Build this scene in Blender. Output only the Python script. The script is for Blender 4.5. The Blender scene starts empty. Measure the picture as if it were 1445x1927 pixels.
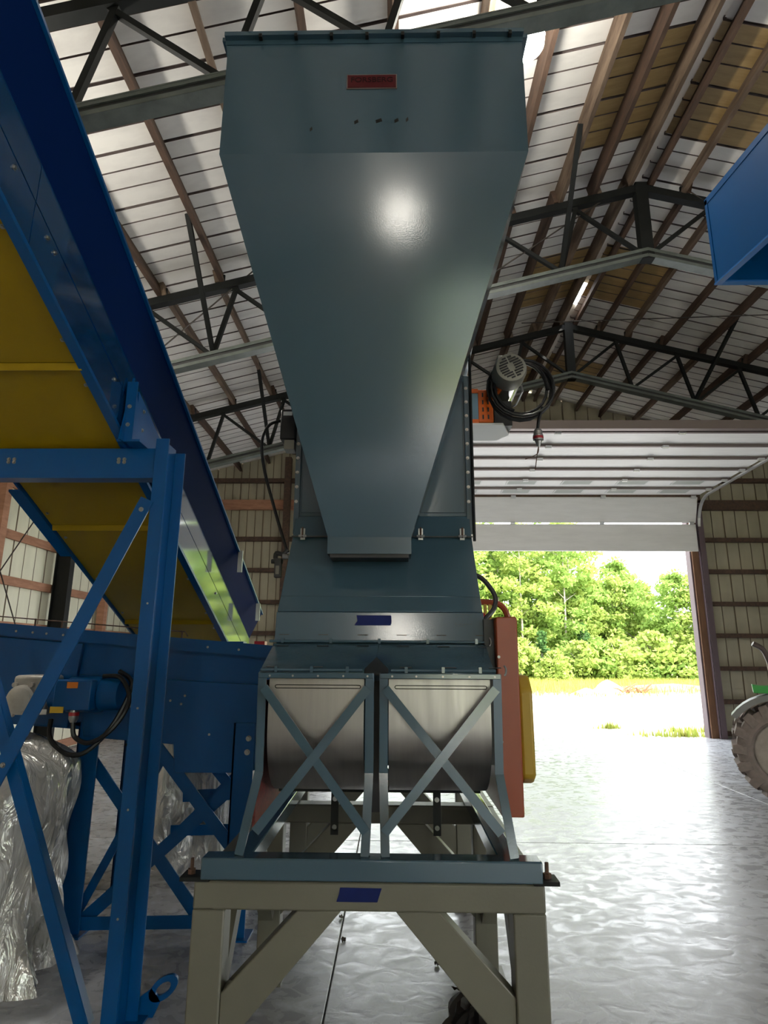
import bpy, bmesh, math, random
from mathutils import Vector, Matrix
random.seed(7)
R = math.radians
scene = bpy.context.scene
col = scene.collection

# ------------------------------------------------------------------ camera
FPX = 1150.0                                   # focal length in pixels of the 1445 x 1927 frame
EYE = 1.6
PITCH, YAW, ROLL = R(13.28), R(1.17), R(0.35)
cam_d = bpy.data.cameras.new('camera')
cam_d.sensor_fit = 'VERTICAL'
cam_d.sensor_height = 36.0
cam_d.lens = FPX / 1927.0 * 36.0
cam_d.clip_start = 0.05
cam_d.clip_end = 400
cam = bpy.data.objects.new('camera', cam_d)
col.objects.link(cam)
_f = Vector((-math.sin(YAW) * math.cos(PITCH), math.cos(YAW) * math.cos(PITCH), math.sin(PITCH)))
_r = Vector((math.cos(YAW), math.sin(YAW), 0))
_u = _r.cross(_f)
_r2 = _r * math.cos(ROLL) + _u * math.sin(ROLL)
_u2 = _u * math.cos(ROLL) - _r * math.sin(ROLL)
cam.matrix_world = Matrix(((_r2.x, _u2.x, -_f.x, 0), (_r2.y, _u2.y, -_f.y, 0), (_r2.z, _u2.z, -_f.z, EYE), (0, 0, 0, 1)))
scene.camera = cam

# ------------------------------------------------------------------ sky, sun, exposure
world = bpy.data.worlds.new('world')
scene.world = world
world.use_nodes = True
bg = world.node_tree.nodes['Background']
bg.inputs['Color'].default_value = (0.93, 0.97, 1.0, 1)
bg.inputs['Strength'].default_value = 5.0
sun_d = bpy.data.lights.new('sun', 'SUN')
sun_d.energy = 9.0
sun_d.angle = R(4)
sun_d.color = (1.0, 0.95, 0.86)
sun = bpy.data.objects.new('sun', sun_d)
col.objects.link(sun)
sun.rotation_euler = Vector((-0.45, 0.62, -0.75)).to_track_quat('-Z', 'Y').to_euler()
scene.view_settings.view_transform = 'Standard'
scene.view_settings.look = 'None'
scene.view_settings.exposure = 0.62
scene.view_settings.gamma = 1.0
scene.view_settings.use_curve_mapping = False
try:
    scene.cycles.use_denoising = True
    scene.cycles.max_bounces = 7
    scene.cycles.diffuse_bounces = 4
    scene.cycles.glossy_bounces = 3
    scene.cycles.transmission_bounces = 3
    scene.cycles.use_adaptive_sampling = True
    scene.cycles.adaptive_threshold = 0.07
    scene.cycles.adaptive_min_samples = 16
    scene.cycles.caustics_reflective = False
    scene.cycles.caustics_refractive = False
    scene.cycles.sample_clamp_indirect = 12
except Exception:
    pass

# ------------------------------------------------------------------ helpers
LOC = {}

class MB:
    def __init__(s):
        s.v, s.f, s.m = [], [], []
    def add(s, verts, faces, mi=0):
        o = len(s.v)
        s.v += [tuple(p) for p in verts]
        s.f += [tuple(i + o for i in f) for f in faces]
        s.m += [mi] * len(faces)
        return s
    def box(s, x0, x1, y0, y1, z0, z1, mi=0):
        return s.add([(x0, y0, z0), (x1, y0, z0), (x1, y1, z0), (x0, y1, z0), (x0, y0, z1), (x1, y0, z1), (x1, y1, z1), (x0, y1, z1)],
                     [(0, 3, 2, 1), (4, 5, 6, 7), (0, 1, 5, 4), (1, 2, 6, 5), (2, 3, 7, 6), (3, 0, 4, 7)], mi)
    def beam(s, p, q, w, h, up=(0, 0, 1), mi=0):
        p, q = Vector(p), Vector(q)
        d = (q - p).normalized()
        u = Vector(up)
        r = d.cross(u)
        if r.length < 1e-4:
            r = d.cross(Vector((0, 1, 0)))
        r.normalize()
        u = r.cross(d).normalized()
        a, b = r * (w / 2), u * (h / 2)
        vs = [p - a - b, p + a - b, p + a + b, p - a + b, q - a - b, q + a - b, q + a + b, q - a + b]
        return s.add(vs, [(0, 1, 2, 3), (7, 6, 5, 4), (0, 4, 5, 1), (1, 5, 6, 2), (2, 6, 7, 3), (3, 7, 4, 0)], mi)
    def prism(s, poly, a, b, axis, mi=0):
        n = len(poly)
        def mk(t, p):
            return (t, p[0], p[1]) if axis == 'x' else ((p[0], t, p[1]) if axis == 'y' else (p[0], p[1], t))
        vs = [mk(a, p) for p in poly] + [mk(b, p) for p in poly]
        fs = [tuple(range(n))[::-1], tuple(range(n, 2 * n))] + [(i, (i + 1) % n, n + (i + 1) % n, n + i) for i in range(n)]
        return s.add(vs, fs, mi)
    def plate(s, pts, off, mi=0):
        n = len(pts)
        o = Vector(off)
        vs = [Vector(p) for p in pts] + [Vector(p) + o for p in pts]
        fs = [tuple(range(n))[::-1], tuple(range(n, 2 * n))] + [(i, (i + 1) % n, n + (i + 1) % n, n + i) for i in range(n)]
        return s.add(vs, fs, mi)
    def tube(s, path, r, n=8, closed=False, mi=0):
        P = [Vector(p) for p in path]
        k = len(P)
        rings = []
        prev = None
        for i in range(k):
            if closed:
                d = P[(i + 1) % k] - P[i - 1]
            else:
                d = P[min(i + 1, k - 1)] - P[max(i - 1, 0)]
            d.normalize()
            if prev is None:
                a = d.orthogonal().normalized()
            else:
                a = (prev - d * prev.dot(d))
                a = a.normalized() if a.length > 1e-5 else d.orthogonal().normalized()
            prev = a
            b = d.cross(a)
            rr = r[i] if isinstance(r, (list, tuple)) else r
            rings.append([P[i] + (a * math.cos(t) + b * math.sin(t)) * rr for t in [2 * math.pi * j / n for j in range(n)]])
        vs = [p for rg in rings for p in rg]
        fs = []
        for i in range(k if closed else k - 1):
            i2 = (i + 1) % k
            for j in range(n):
                fs.append((i * n + j, i * n + (j + 1) % n, i2 * n + (j + 1) % n, i2 * n + j))
        if not closed:
            fs.append(tuple(range(n))[::-1])
            fs.append(tuple((k - 1) * n + j for j in range(n)))
        return s.add(vs, fs, mi)
    def lathe(s, org, axis, prof, n=24, mi=0):
        o = Vector(org)
        d = Vector(axis).normalized()
        a = d.orthogonal().normalized()
        b = d.cross(a)
        vs = []
        for t, r in prof:
            for j in range(n):
                g = 2 * math.pi * j / n
                vs.append(o + d * t + (a * math.cos(g) + b * math.sin(g)) * max(r, 1e-4))
        fs = []
        for i in range(len(prof) - 1):
            for j in range(n):
                fs.append((i * n + j, i * n + (j + 1) % n, (i + 1) * n + (j + 1) % n, (i + 1) * n + j))
        fs.append(tuple(range(n))[::-1])
        fs.append(tuple((len(prof) - 1) * n + j for j in range(n)))
        return s.add(vs, fs, mi)
    def mesh(s, name, mats, off=(0, 0, 0), sharp=32):
        me = bpy.data.meshes.new(name)
        ox, oy, oz = off
        me.from_pydata([(x - ox, y - oy, z - oz) for x, y, z in s.v], [], s.f)
        for m in (mats if isinstance(mats, (list, tuple)) else [mats]):
            me.materials.append(m)
        if any(s.m):
            me.polygons.foreach_set('material_index', s.m)
        bm = bmesh.new()
        bm.from_mesh(me)
        bmesh.ops.recalc_face_normals(bm, faces=bm.faces)
        bm.to_mesh(me)
        bm.free()
        if sharp:
            me.polygons.foreach_set('use_smooth', [True] * len(me.polygons))
            me.set_sharp_from_angle(angle=R(sharp))
        me.update()
        return me
    def build(s, name, mat, parent=None, label=None, sharp=32, bevel=0, **kw):
        off = LOC.get(parent, Vector((0, 0, 0)))
        if parent is None:
            xs = [p[0] for p in s.v]; ys = [p[1] for p in s.v]; zs = [p[2] for p in s.v]
            off = Vector(((min(xs) + max(xs)) / 2, (min(ys) + max(ys)) / 2, min(zs)))
        o = bpy.data.objects.new(name, s.mesh(name, mat, off, sharp))
        col.objects.link(o)
        if parent is None:
            o.location = off
            LOC[o] = Vector(off)
        else:
            o.parent = parent
            LOC[o] = LOC.get(parent, Vector((0, 0, 0)))
        if label:
            o['label'] = label
        for k, v in kw.items():
            o[k] = v
        if bevel:
            b = o.modifiers.new('edge', 'BEVEL')
            b.width = bevel
            b.segments = 2
            b.limit_method = 'ANGLE'
            b.angle_limit = R(40)
        return o

def thing(name, loc, label=None, cat=None, group=None, kind=None):
    o = bpy.data.objects.new(name, None)
    o.empty_display_size = 0.1
    col.objects.link(o)
    o.location = loc
    LOC[o] = Vector(loc)
    tag(o, label, cat, group, kind)
    return o

def tag(o, label=None, cat=None, group=None, kind=None):
    if label: o['label'] = label
    if cat: o['category'] = cat
    if group: o['group'] = group
    if kind: o['kind'] = kind
    return o

def place(name, me, loc, parent=None, rot=None, scale=None, label=None):
    """an object that shares mesh data, at a world position"""
    o = bpy.data.objects.new(name, me)
    col.objects.link(o)
    off = LOC.get(parent, Vector((0, 0, 0)))
    o.location = Vector(loc) - off
    if rot is not None: o.rotation_euler = rot
    if scale is not None: o.scale = scale
    o.parent = parent
    LOC[o] = Vector(loc)
    if label: o['label'] = label
    return o

def dup(root, loc, rotz=0.0, scale=None):
    r = root.copy()
    col.objects.link(r)
    r.location = loc
    r.rotation_euler = (0, 0, rotz)
    if scale: r.scale = scale
    for ch in root.children:
        c = ch.copy()
        col.objects.link(c)
        c.parent = r
        for g in ch.children:
            d = g.copy()
            col.objects.link(d)
            d.parent = c
    return r

def catmull(pts, per=8):
    P = [Vector(p) for p in pts]
    out = []
    for i in range(len(P) - 1):
        a, b, c, d = P[max(i - 1, 0)], P[i], P[i + 1], P[min(i + 2, len(P) - 1)]
        for k in range(per):
            t = k / per
            out.append(0.5 * ((2 * b) + (c - a) * t + (2 * a - 5 * b + 4 * c - d) * t * t + (3 * b - a - 3 * c + d) * t ** 3))
    out.append(P[-1])
    return out

# ------------------------------------------------------------------ materials
def mat(name, c, rough=0.5, metal=0.0, c2=None, scale=6.0, detail=5.0, bump=0.0, bscale=None, coat=0.0, stretch=(1, 1, 1), rvar=0.0, spec=0.5, mixpos=(0.35, 0.65), coord='Object', emit=None, estr=0.0):
    m = bpy.data.materials.new(name)
    m.use_nodes = True
    nt = m.node_tree
    b = nt.nodes['Principled BSDF']
    b.inputs['Base Color'].default_value = (*c, 1)
    b.inputs['Roughness'].default_value = rough
    b.inputs['Metallic'].default_value = metal
    b.inputs['Specular IOR Level'].default_value = spec
    if coat:
        b.inputs['Coat Weight'].default_value = coat
        b.inputs['Coat Roughness'].default_value = 0.08
    if emit:
        b.inputs['Emission Color'].default_value = (*emit, 1)
        b.inputs['Emission Strength'].default_value = estr
    tc = nt.nodes.new('ShaderNodeTexCoord')
    mp = nt.nodes.new('ShaderNodeMapping')
    mp.inputs['Scale'].default_value = stretch
    nt.links.new(tc.outputs[coord], mp.inputs['Vector'])
    nz = nt.nodes.new('ShaderNodeTexNoise')
    nz.inputs['Scale'].default_value = scale
    nz.inputs['Detail'].default_value = detail
    nz.inputs['Roughness'].default_value = 0.62
    nt.links.new(mp.outputs['Vector'], nz.inputs['Vector'])
    rp = nt.nodes.new('ShaderNodeMapRange')
    rp.inputs['From Min'].default_value, rp.inputs['From Max'].default_value = mixpos
    nt.links.new(nz.outputs['Fac'], rp.inputs['Value'])
    if c2 is not None:
        mx = nt.nodes.new('ShaderNodeMix')
        mx.data_type = 'RGBA'
        mx.inputs['A'].default_value = (*c, 1)
        mx.inputs['B'].default_value = (*c2, 1)
        nt.links.new(rp.outputs['Result'], mx.inputs['Factor'])
        nt.links.new(mx.outputs['Result'], b.inputs['Base Color'])
    if rvar:
        rr = nt.nodes.new('ShaderNodeMapRange')
        rr.inputs['To Min'].default_value = max(rough - rvar, 0.02)
        rr.inputs['To Max'].default_value = min(rough + rvar, 1)
        nt.links.new(rp.outputs['Result'], rr.inputs['Value'])
        nt.links.new(rr.outputs['Result'], b.inputs['Roughness'])
    if bump:
        bz = nz
        if bscale:
            bz = nt.nodes.new('ShaderNodeTexNoise')
            bz.inputs['Scale'].default_value = bscale
            bz.inputs['Detail'].default_value = 3
            nt.links.new(mp.outputs['Vector'], bz.inputs['Vector'])
        bp = nt.nodes.new('ShaderNodeBump')
        bp.inputs['Strength'].default_value = bump
        bp.inputs['Distance'].default_value = 0.01
        nt.links.new(bz.outputs['Fac'], bp.inputs['Height'])
        nt.links.new(bp.outputs['Normal'], b.inputs['Normal'])
    return m

M = {}
M['grey_paint'] = mat('grey_blue_paint', (0.047, 0.092, 0.123), 0.13, c2=(0.050, 0.097, 0.128), scale=2, bump=0.02, bscale=180, spec=0.6)
M['grey_paint'].node_tree.nodes['Principled BSDF'].inputs['IOR'].default_value = 1.65
M['blue'] = mat('blue_paint', (0.0004, 0.068, 0.225), 0.30, c2=(0.0004, 0.073, 0.24), scale=2, spec=0.35)
M['blue_gloss'] = mat('blue_gloss_paint', (0.001, 0.036, 0.12), 0.08, coat=0.8)
M['navy'] = mat('navy_satin', (0.0004, 0.013, 0.078), 0.65, spec=0.06)  # matt navy, much darker than the other conveyor blue
M['yellow'] = mat('yellow_paint', (0.33, 0.21, 0.0005), 0.45, c2=(0.30, 0.19, 0.0005), scale=3, spec=0.3, bump=0.06, bscale=150)
M['beige'] = mat('beige_paint', (0.165, 0.158, 0.117), 0.42, c2=(0.147, 0.141, 0.105), scale=3, bump=0.05, bscale=90)
M['stainless'] = mat('stainless_steel', (0.40, 0.375, 0.35), 0.34, 0.95, c2=(0.35, 0.33, 0.31), scale=3, stretch=(8, 1, 0.5), rvar=0.05)
M['zinc'] = mat('zinc_steel', (0.34, 0.34, 0.33), 0.35, 0.9, rvar=0.08)
M['rust'] = mat('rusty_steel', (0.16, 0.09, 0.06), 0.7, 0.4, c2=(0.08, 0.05, 0.04), scale=30)
M['black'] = mat('black_rubber', (0.010, 0.010, 0.011), 0.36, spec=0.35)
M['black_paint'] = mat('black_paint', (0.018, 0.019, 0.02), 0.5, c2=(0.035, 0.035, 0.035), scale=5)
M['dark_steel'] = mat('dark_painted_truss_steel', (0.008, 0.0095, 0.009), 0.6, c2=(0.005, 0.006, 0.0055), scale=6, spec=0.3)
M['chord_steel'] = mat('grey_green_chord_steel', (0.15, 0.17, 0.155), 0.42, 0.2, c2=(0.10, 0.115, 0.105), scale=5)
M['rod'] = mat('brace_rod_steel', (0.06, 0.05, 0.045), 0.6, 0.5)
M['orange'] = mat('orange_red_paint', (0.31, 0.062, 0.022), 0.38, c2=(0.28, 0.056, 0.02), scale=4)
M['orange_bright'] = mat('bright_orange_paint', (0.85, 0.15, 0.01), 0.4)
M['mustard'] = mat('mustard_paint', (0.42, 0.27, 0.02), 0.45)
M['red'] = mat('red_paint', (0.35, 0.01, 0.015), 0.4)
M['red_screen'] = mat('red_screen', (0.20, 0.03, 0.02), 0.6, c2=(0.10, 0.02, 0.015), scale=60)
M['maroon'] = mat('maroon_plate', (0.085, 0.005, 0.008), 0.5, spec=0.25, c2=(0.07, 0.004, 0.007), scale=30)
M['plate_edge'] = mat('plate_edge', (0.16, 0.12, 0.11), 0.5)
M['ink'] = mat('dark_ink', (0.012, 0.006, 0.006), 0.6, spec=0.2)
M['marker'] = mat('marker_ink', (0.05, 0.06, 0.04), 0.7)
M['tape'] = mat('blue_masking_tape', (0.003, 0.010, 0.085), 0.6, spec=0.25, c2=(0.0035, 0.012, 0.10), scale=25)
M['white_plastic'] = mat('white_plastic', (0.75, 0.75, 0.73), 0.4)
M['warning_orange'] = mat('warning_sticker', (0.75, 0.2, 0.01), 0.5)
M['warning_yellow'] = mat('yellow_sticker', (0.65, 0.42, 0.03), 0.5)
M['alu_cast'] = mat('cast_gearbox', (0.45, 0.43, 0.39), 0.5, 0.3, c2=(0.36, 0.34, 0.31), scale=12)
M['motor_steel'] = mat('polished_motor_steel', (0.42, 0.40, 0.38), 0.16, 1.0)
M['fan_cover'] = mat('fan_cover_paint', (0.22, 0.21, 0.18), 0.45, 0.3)
M['wood'] = mat('rough_sawn_wood', (0.105, 0.060, 0.038), 0.8, c2=(0.055, 0.033, 0.023), scale=3.0, stretch=(6, 1, 6), bump=0.3)
M['wood_pale'] = mat('pale_stained_wood', (0.20, 0.14, 0.095), 0.8, c2=(0.08, 0.05, 0.033), scale=2.2, stretch=(5, 0.8, 5), bump=0.3)
M['girt'] = mat('reddish_girt_wood', (0.46, 0.23, 0.14), 0.75, c2=(0.34, 0.16, 0.095), scale=4, stretch=(1, 1, 5))
M['roof'] = mat('white_roof_steel', (0.84, 0.81, 0.76), 0.42, 0.0, c2=(0.70, 0.67, 0.63), scale=1.6, stretch=(1, 2.5, 1), mixpos=(0.45, 0.75))
M['roof_rib'] = mat('roof_rib_brown', (0.20, 0.16, 0.15), 0.6, c2=(0.14, 0.11, 0.10), scale=8)  # rib groove faces, darker brown-grey than the sheets
M['roof_tan'] = mat('yellowed_fibreglass', (0.40, 0.27, 0.11), 0.5, c2=(0.31, 0.20, 0.075), scale=2.5, stretch=(1, 6, 1))
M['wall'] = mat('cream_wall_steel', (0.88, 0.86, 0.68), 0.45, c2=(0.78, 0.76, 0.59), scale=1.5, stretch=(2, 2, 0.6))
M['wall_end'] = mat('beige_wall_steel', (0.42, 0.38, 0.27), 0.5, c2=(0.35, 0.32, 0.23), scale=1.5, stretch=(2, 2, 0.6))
M['wall_rib'] = mat('wall_rib_brown', (0.27, 0.22, 0.15), 0.6)  # rib faces, browner and darker than the wall sheets
M['door_white'] = mat('white_door_skin', (0.86, 0.84, 0.81), 0.5, c2=(0.80, 0.78, 0.75), scale=3, stretch=(0.6, 4, 4))
M['door_strut'] = mat('door_strut_steel', (0.20, 0.16, 0.15), 0.5, 0.4)
M['jamb'] = mat('jamb_timber', (0.22, 0.11, 0.055), 0.7, c2=(0.15, 0.075, 0.04), scale=5, stretch=(6, 6, 0.7))
M['jamb_purple'] = mat('jamb_seal', (0.11, 0.075, 0.085), 0.6)
M['track'] = mat('galvanised_track', (0.62, 0.62, 0.62), 0.35, 0.7)
M['tyre'] = mat('dusty_tyre_rubber', (0.24, 0.19, 0.165), 0.85, c2=(0.17, 0.14, 0.12), scale=9)
M['rim'] = mat('dusty_rim', (0.34, 0.29, 0.25), 0.65, c2=(0.26, 0.22, 0.19), scale=9)
M['green'] = mat('tractor_green', (0.05, 0.33, 0.07), 0.35, coat=0.3)
M['fender'] = mat('grey_fender_plastic', (0.20, 0.20, 0.19), 0.45)
M['exhaust'] = mat('exhaust_steel', (0.10, 0.075, 0.07), 0.4, 0.6)
M['glass'] = mat('smoked_glass', (0.02, 0.025, 0.025), 0.08)
M['pane'] = mat('frosted_pane', (0.42, 0.44, 0.40), 0.3)
M['trunk'] = mat('birch_bark', (0.42, 0.38, 0.32), 0.85, c2=(0.2, 0.17, 0.13), scale=6)
M['stone'] = mat('pale_stone', (0.72, 0.70, 0.68), 0.85, c2=(0.6, 0.58, 0.55), scale=5)
M['brush'] = mat('dead_brush', (0.26, 0.12, 0.06), 0.9, c2=(0.18, 0.09, 0.05), scale=5)
M['dirt'] = mat('reddish_dirt', (0.34, 0.20, 0.15), 0.95, c2=(0.27, 0.17, 0.12), scale=4, bump=0.5)
M['black_bag'] = mat('black_plastic', (0.014, 0.011, 0.010), 0.35, bump=0.4, bscale=12)
M['cable_grey'] = mat('grey_sheathed_cable', (0.05, 0.05, 0.052), 0.25)
M['lamp_glow'] = mat('lamp_glow', (1, 1, 1), 0.4, emit=(1.0, 0.96, 0.86), estr=115.0)
M['lamp_shell'] = mat('lamp_shell', (0.55, 0.55, 0.53), 0.4, 0.5)
M['leaf_litter'] = mat('dry_leaf', (0.06, 0.045, 0.03), 0.9)

def concrete():
    m = bpy.data.materials.new('sealed_concrete')
    m.use_nodes = True
    nt = m.node_tree
    b = nt.nodes['Principled BSDF']
    tc = nt.nodes.new('ShaderNodeTexCoord')
    geo = nt.nodes.new('ShaderNodeNewGeometry')
    def noise(scale, detail, st, dist=0.0):
        mp = nt.nodes.new('ShaderNodeMapping')
        mp.inputs['Scale'].default_value = st
        nt.links.new(geo.outputs['Position'], mp.inputs['Vector'])
        n = nt.nodes.new('ShaderNodeTexNoise')
        n.inputs['Scale'].default_value = scale
        n.inputs['Detail'].default_value = detail
        n.inputs['Distortion'].default_value = dist
        nt.links.new(mp.outputs['Vector'], n.inputs['Vector'])
        return n.outputs['Fac']
    def rng(v, a, b_, c=0.0, d=1.0):
        r = nt.nodes.new('ShaderNodeMapRange')
        r.inputs['From Min'].default_value, r.inputs['From Max'].default_value = a, b_
        r.inputs['To Min'].default_value, r.inputs['To Max'].default_value = c, d
        nt.links.new(v, r.inputs['Value'])
        return r.outputs['Result']
    streak = noise(9.0, 8, (0.85, 1.15, 1), 0.9)
    blotch = noise(1.1, 4, (1, 1, 1), 0.4)
    mx = nt.nodes.new('ShaderNodeMix'); mx.data_type = 'RGBA'
    mx.inputs['A'].default_value = (0.31, 0.312, 0.325, 1)
    mx.inputs['B'].default_value = (0.41, 0.425, 0.46, 1)
    nt.links.new(rng(blotch, 0.35, 0.65), mx.inputs['Factor'])
    mx2 = nt.nodes.new('ShaderNodeMix'); mx2.data_type = 'RGBA'
    nt.links.new(mx.outputs['Result'], mx2.inputs['A'])
    mx2.inputs['B'].default_value = (0.63, 0.66, 0.71, 1)
    nt.links.new(rng(streak, 0.54, 0.68, 0, 0.6), mx2.inputs['Factor'])
    nt.links.new(mx2.outputs['Result'], b.inputs['Base Color'])
    nt.links.new(rng(streak, 0.35, 0.65, 0.20, 0.42), b.inputs['Roughness'])
    b.inputs['Specular IOR Level'].default_value = 0.6
    bp = nt.nodes.new('ShaderNodeBump')
    bp.inputs['Strength'].default_value = 0.10
    bp.inputs['Distance'].default_value = 0.02
    nt.links.new(streak, bp.inputs['Height'])
    nt.links.new(bp.outputs['Normal'], b.inputs['Normal'])
    return m
M['concrete'] = concrete()
M['joint'] = mat('joint_filler', (0.10, 0.095, 0.09), 0.9)

def ground_mat():
    m = bpy.data.materials.new('gravel_and_grass')
    m.use_nodes = True
    nt = m.node_tree
    b = nt.nodes['Principled BSDF']
    b.inputs['Roughness'].default_value = 0.95
    geo = nt.nodes.new('ShaderNodeNewGeometry')
    def noise(scale, detail=5):
        n = nt.nodes.new('ShaderNodeTexNoise')
        n.inputs['Scale'].default_value = scale
        n.inputs['Detail'].default_value = detail
        nt.links.new(geo.outputs['Position'], n.inputs['Vector'])
        return n.outputs['Fac']
    def mix(f, a, c):
        x = nt.nodes.new('ShaderNodeMix'); x.data_type = 'RGBA'
        nt.links.new(f, x.inputs['Factor'])
        for k, v in (('A', a), ('B', c)):
            if isinstance(v, tuple): x.inputs[k].default_value = (*v, 1)
            else: nt.links.new(v, x.inputs[k])
        return x.outputs['Result']
    def rng(v, a, c):
        r = nt.nodes.new('ShaderNodeMapRange')
        r.inputs['From Min'].default_value, r.inputs['From Max'].default_value = a, c
        nt.links.new(v, r.inputs['Value'])
        return r.outputs['Result']
    gravel = mix(rng(noise(14, 6), 0.4, 0.6), (0.34, 0.33, 0.32), (0.56, 0.54, 0.52))
    grass = mix(rng(noise(0.6), 0.35, 0.65), (0.30, 0.36, 0.07), (0.52, 0.47, 0.16))
    sep = nt.nodes.new('ShaderNodeSeparateXYZ')
    nt.links.new(geo.outputs['Position'], sep.inputs['Vector'])
    ab = nt.nodes.new('ShaderNodeMath'); ab.operation = 'ABSOLUTE'
    nt.links.new(sep.outputs['Y'], ab.inputs[0])
    ad = nt.nodes.new('ShaderNodeMath'); ad.operation = 'MULTIPLY_ADD'
    nt.links.new(noise(0.25, 4), ad.inputs[0]); ad.inputs[1].default_value = 10.0
    nt.links.new(ab.outputs['Value'], ad.inputs[2])
    nt.links.new(mix(rng(ad.outputs['Value'], 33.0, 37.0), gravel, grass), b.inputs['Base Color'])
    bp = nt.nodes.new('ShaderNodeBump'); bp.inputs['Strength'].default_value = 0.7; bp.inputs['Distance'].default_value = 0.03
    nt.links.new(noise(14, 6), bp.inputs['Height'])
    nt.links.new(bp.outputs['Normal'], b.inputs['Normal'])
    return m
M['ground'] = ground_mat()

def leaf_mat(name, c, c2, trans=0.45):
    m = bpy.data.materials.new(name)
    m.use_nodes = True
    nt = m.node_tree
    nt.nodes.remove(nt.nodes['Principled BSDF'])
    out = nt.nodes['Material Output']
    oi = nt.nodes.new('ShaderNodeNewGeometry')
    mx = nt.nodes.new('ShaderNodeMix'); mx.data_type = 'RGBA'
    mx.inputs['A'].default_value = (*c, 1); mx.inputs['B'].default_value = (*c2, 1)
    nt.links.new(oi.outputs['Random Per Island'], mx.inputs['Factor'])
    d = nt.nodes.new('ShaderNodeBsdfDiffuse'); t = nt.nodes.new('ShaderNodeBsdfTranslucent')
    nt.links.new(mx.outputs['Result'], d.inputs['Color']); nt.links.new(mx.outputs['Result'], t.inputs['Color'])
    ms = nt.nodes.new('ShaderNodeMixShader'); ms.inputs['Fac'].default_value = trans
    nt.links.new(d.outputs['BSDF'], ms.inputs[1]); nt.links.new(t.outputs['BSDF'], ms.inputs[2])
    nt.links.new(ms.outputs['Shader'], out.inputs['Surface'])
    return m
M['leaf'] = leaf_mat('fresh_leaf', (0.19, 0.30, 0.07), (0.33, 0.46, 0.12))
M['leaf2'] = leaf_mat('yellow_green_leaf', (0.27, 0.36, 0.08), (0.42, 0.51, 0.15))
M['leaf3'] = leaf_mat('conifer_needle', (0.06, 0.13, 0.04), (0.10, 0.19, 0.06), 0.2)
M['grass'] = leaf_mat('grass_blade', (0.28, 0.36, 0.06), (0.48, 0.46, 0.14))

def film_mat():
    m = bpy.data.materials.new('crinkled_plastic_film')
    m.use_nodes = True
    nt = m.node_tree
    b = nt.nodes['Principled BSDF']
    b.inputs['Base Color'].default_value = (0.60, 0.59, 0.56, 1)
    b.inputs['Roughness'].default_value = 0.15
    b.inputs['Metallic'].default_value = 0.35
    b.inputs['Specular IOR Level'].default_value = 0.8
    tc = nt.nodes.new('ShaderNodeTexCoord')
    n = nt.nodes.new('ShaderNodeTexNoise'); n.inputs['Scale'].default_value = 7; n.inputs['Detail'].default_value = 4; n.inputs['Distortion'].default_value = 1.2
    mp = nt.nodes.new('ShaderNodeMapping'); mp.inputs['Scale'].default_value = (1.4, 1.4, 0.6)
    nt.links.new(tc.outputs['Object'], mp.inputs['Vector']); nt.links.new(mp.outputs['Vector'], n.inputs['Vector'])
    bp = nt.nodes.new('ShaderNodeBump'); bp.inputs['Strength'].default_value = 0.8; bp.inputs['Distance'].default_value = 0.05
    nt.links.new(n.outputs['Fac'], bp.inputs['Height']); nt.links.new(bp.outputs['Normal'], b.inputs['Normal'])
    return m
M['film'] = film_mat()

# shared fasteners
def hexbolt(r=0.0085, h=0.010):
    m = MB()
    m.lathe((0, 0, 0), (0, -1, 0), [(0, r * 1.5), (h * 0.25, r * 1.5)], 10)
    m.lathe((0, 0, 0), (0, -1, 0), [(h * 0.25, r), (h, r)], 6)
    return m.mesh('bolt', M['zinc'])
BOLT = hexbolt()
def bolts(parent, pts, rot=(0, 0, 0), s=1.0):
    for p in pts:
        place('bolt', BOLT, p, parent, rot, (s, s, s))
FX = (0, 0, R(90))     # bolt heads that face +X
#####PART2
# ------------------------------------------------------------------ the building
XW0, XW1, YB, YF, XR = -5.8, 12.04, -13.5, 13.5, 3.12     # side walls, end walls, ridge line
BAY = 3.375
SL = 0.26
def zc(x): return 7.50 - SL * abs(x - XR)                 # top of the truss top chords
def zroof(x): return zc(x) + 0.19
DX0, DX1, DZ = -1.4, 6.5, 4.95                            # door opening

# outdoor ground with a very light roll
g = MB()
NX, NY = 40, 60
vs = []
for j in range(NY + 1):
    for i in range(NX + 1):
        x = -90 + 190 * i / NX
        y = -95 + 190 * j / NY
        d = max(0.0, abs(y) - 16)
        vs.append((x, y, -0.06 + 0.10 * math.sin(x * 0.21 + 1) * min(d / 12, 1) * math.sin(y * 0.17)))
g.add(vs, [(j * (NX + 1) + i, j * (NX + 1) + i + 1, (j + 1) * (NX + 1) + i + 1, (j + 1) * (NX + 1) + i) for j in range(NY) for i in range(NX)])
tag(g.build('ground', M['ground'], kind='structure'), 'pale gravel yard giving way to rough grass outside')

# floor: slabs parted by saw-cut joints
fl = MB().box(XW0, XW1, YB, YF, -0.2, -0.012).build('floor', M['joint'], kind='structure')
xs = [XW0, -0.326, 4.2, 8.6, XW1]
ys = [YB, -9.0, -4.5, 0.0, 5.97, 10.3, YF]
for i in range(len(xs) - 1):
    for j in range(len(ys) - 1):
        c = 0.004
        MB().box(xs[i] + c, xs[i + 1] - c, ys[j] + c, ys[j + 1] - c, -0.012, 0.0).build('slab', M['concrete'], fl, bevel=0.003)

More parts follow.
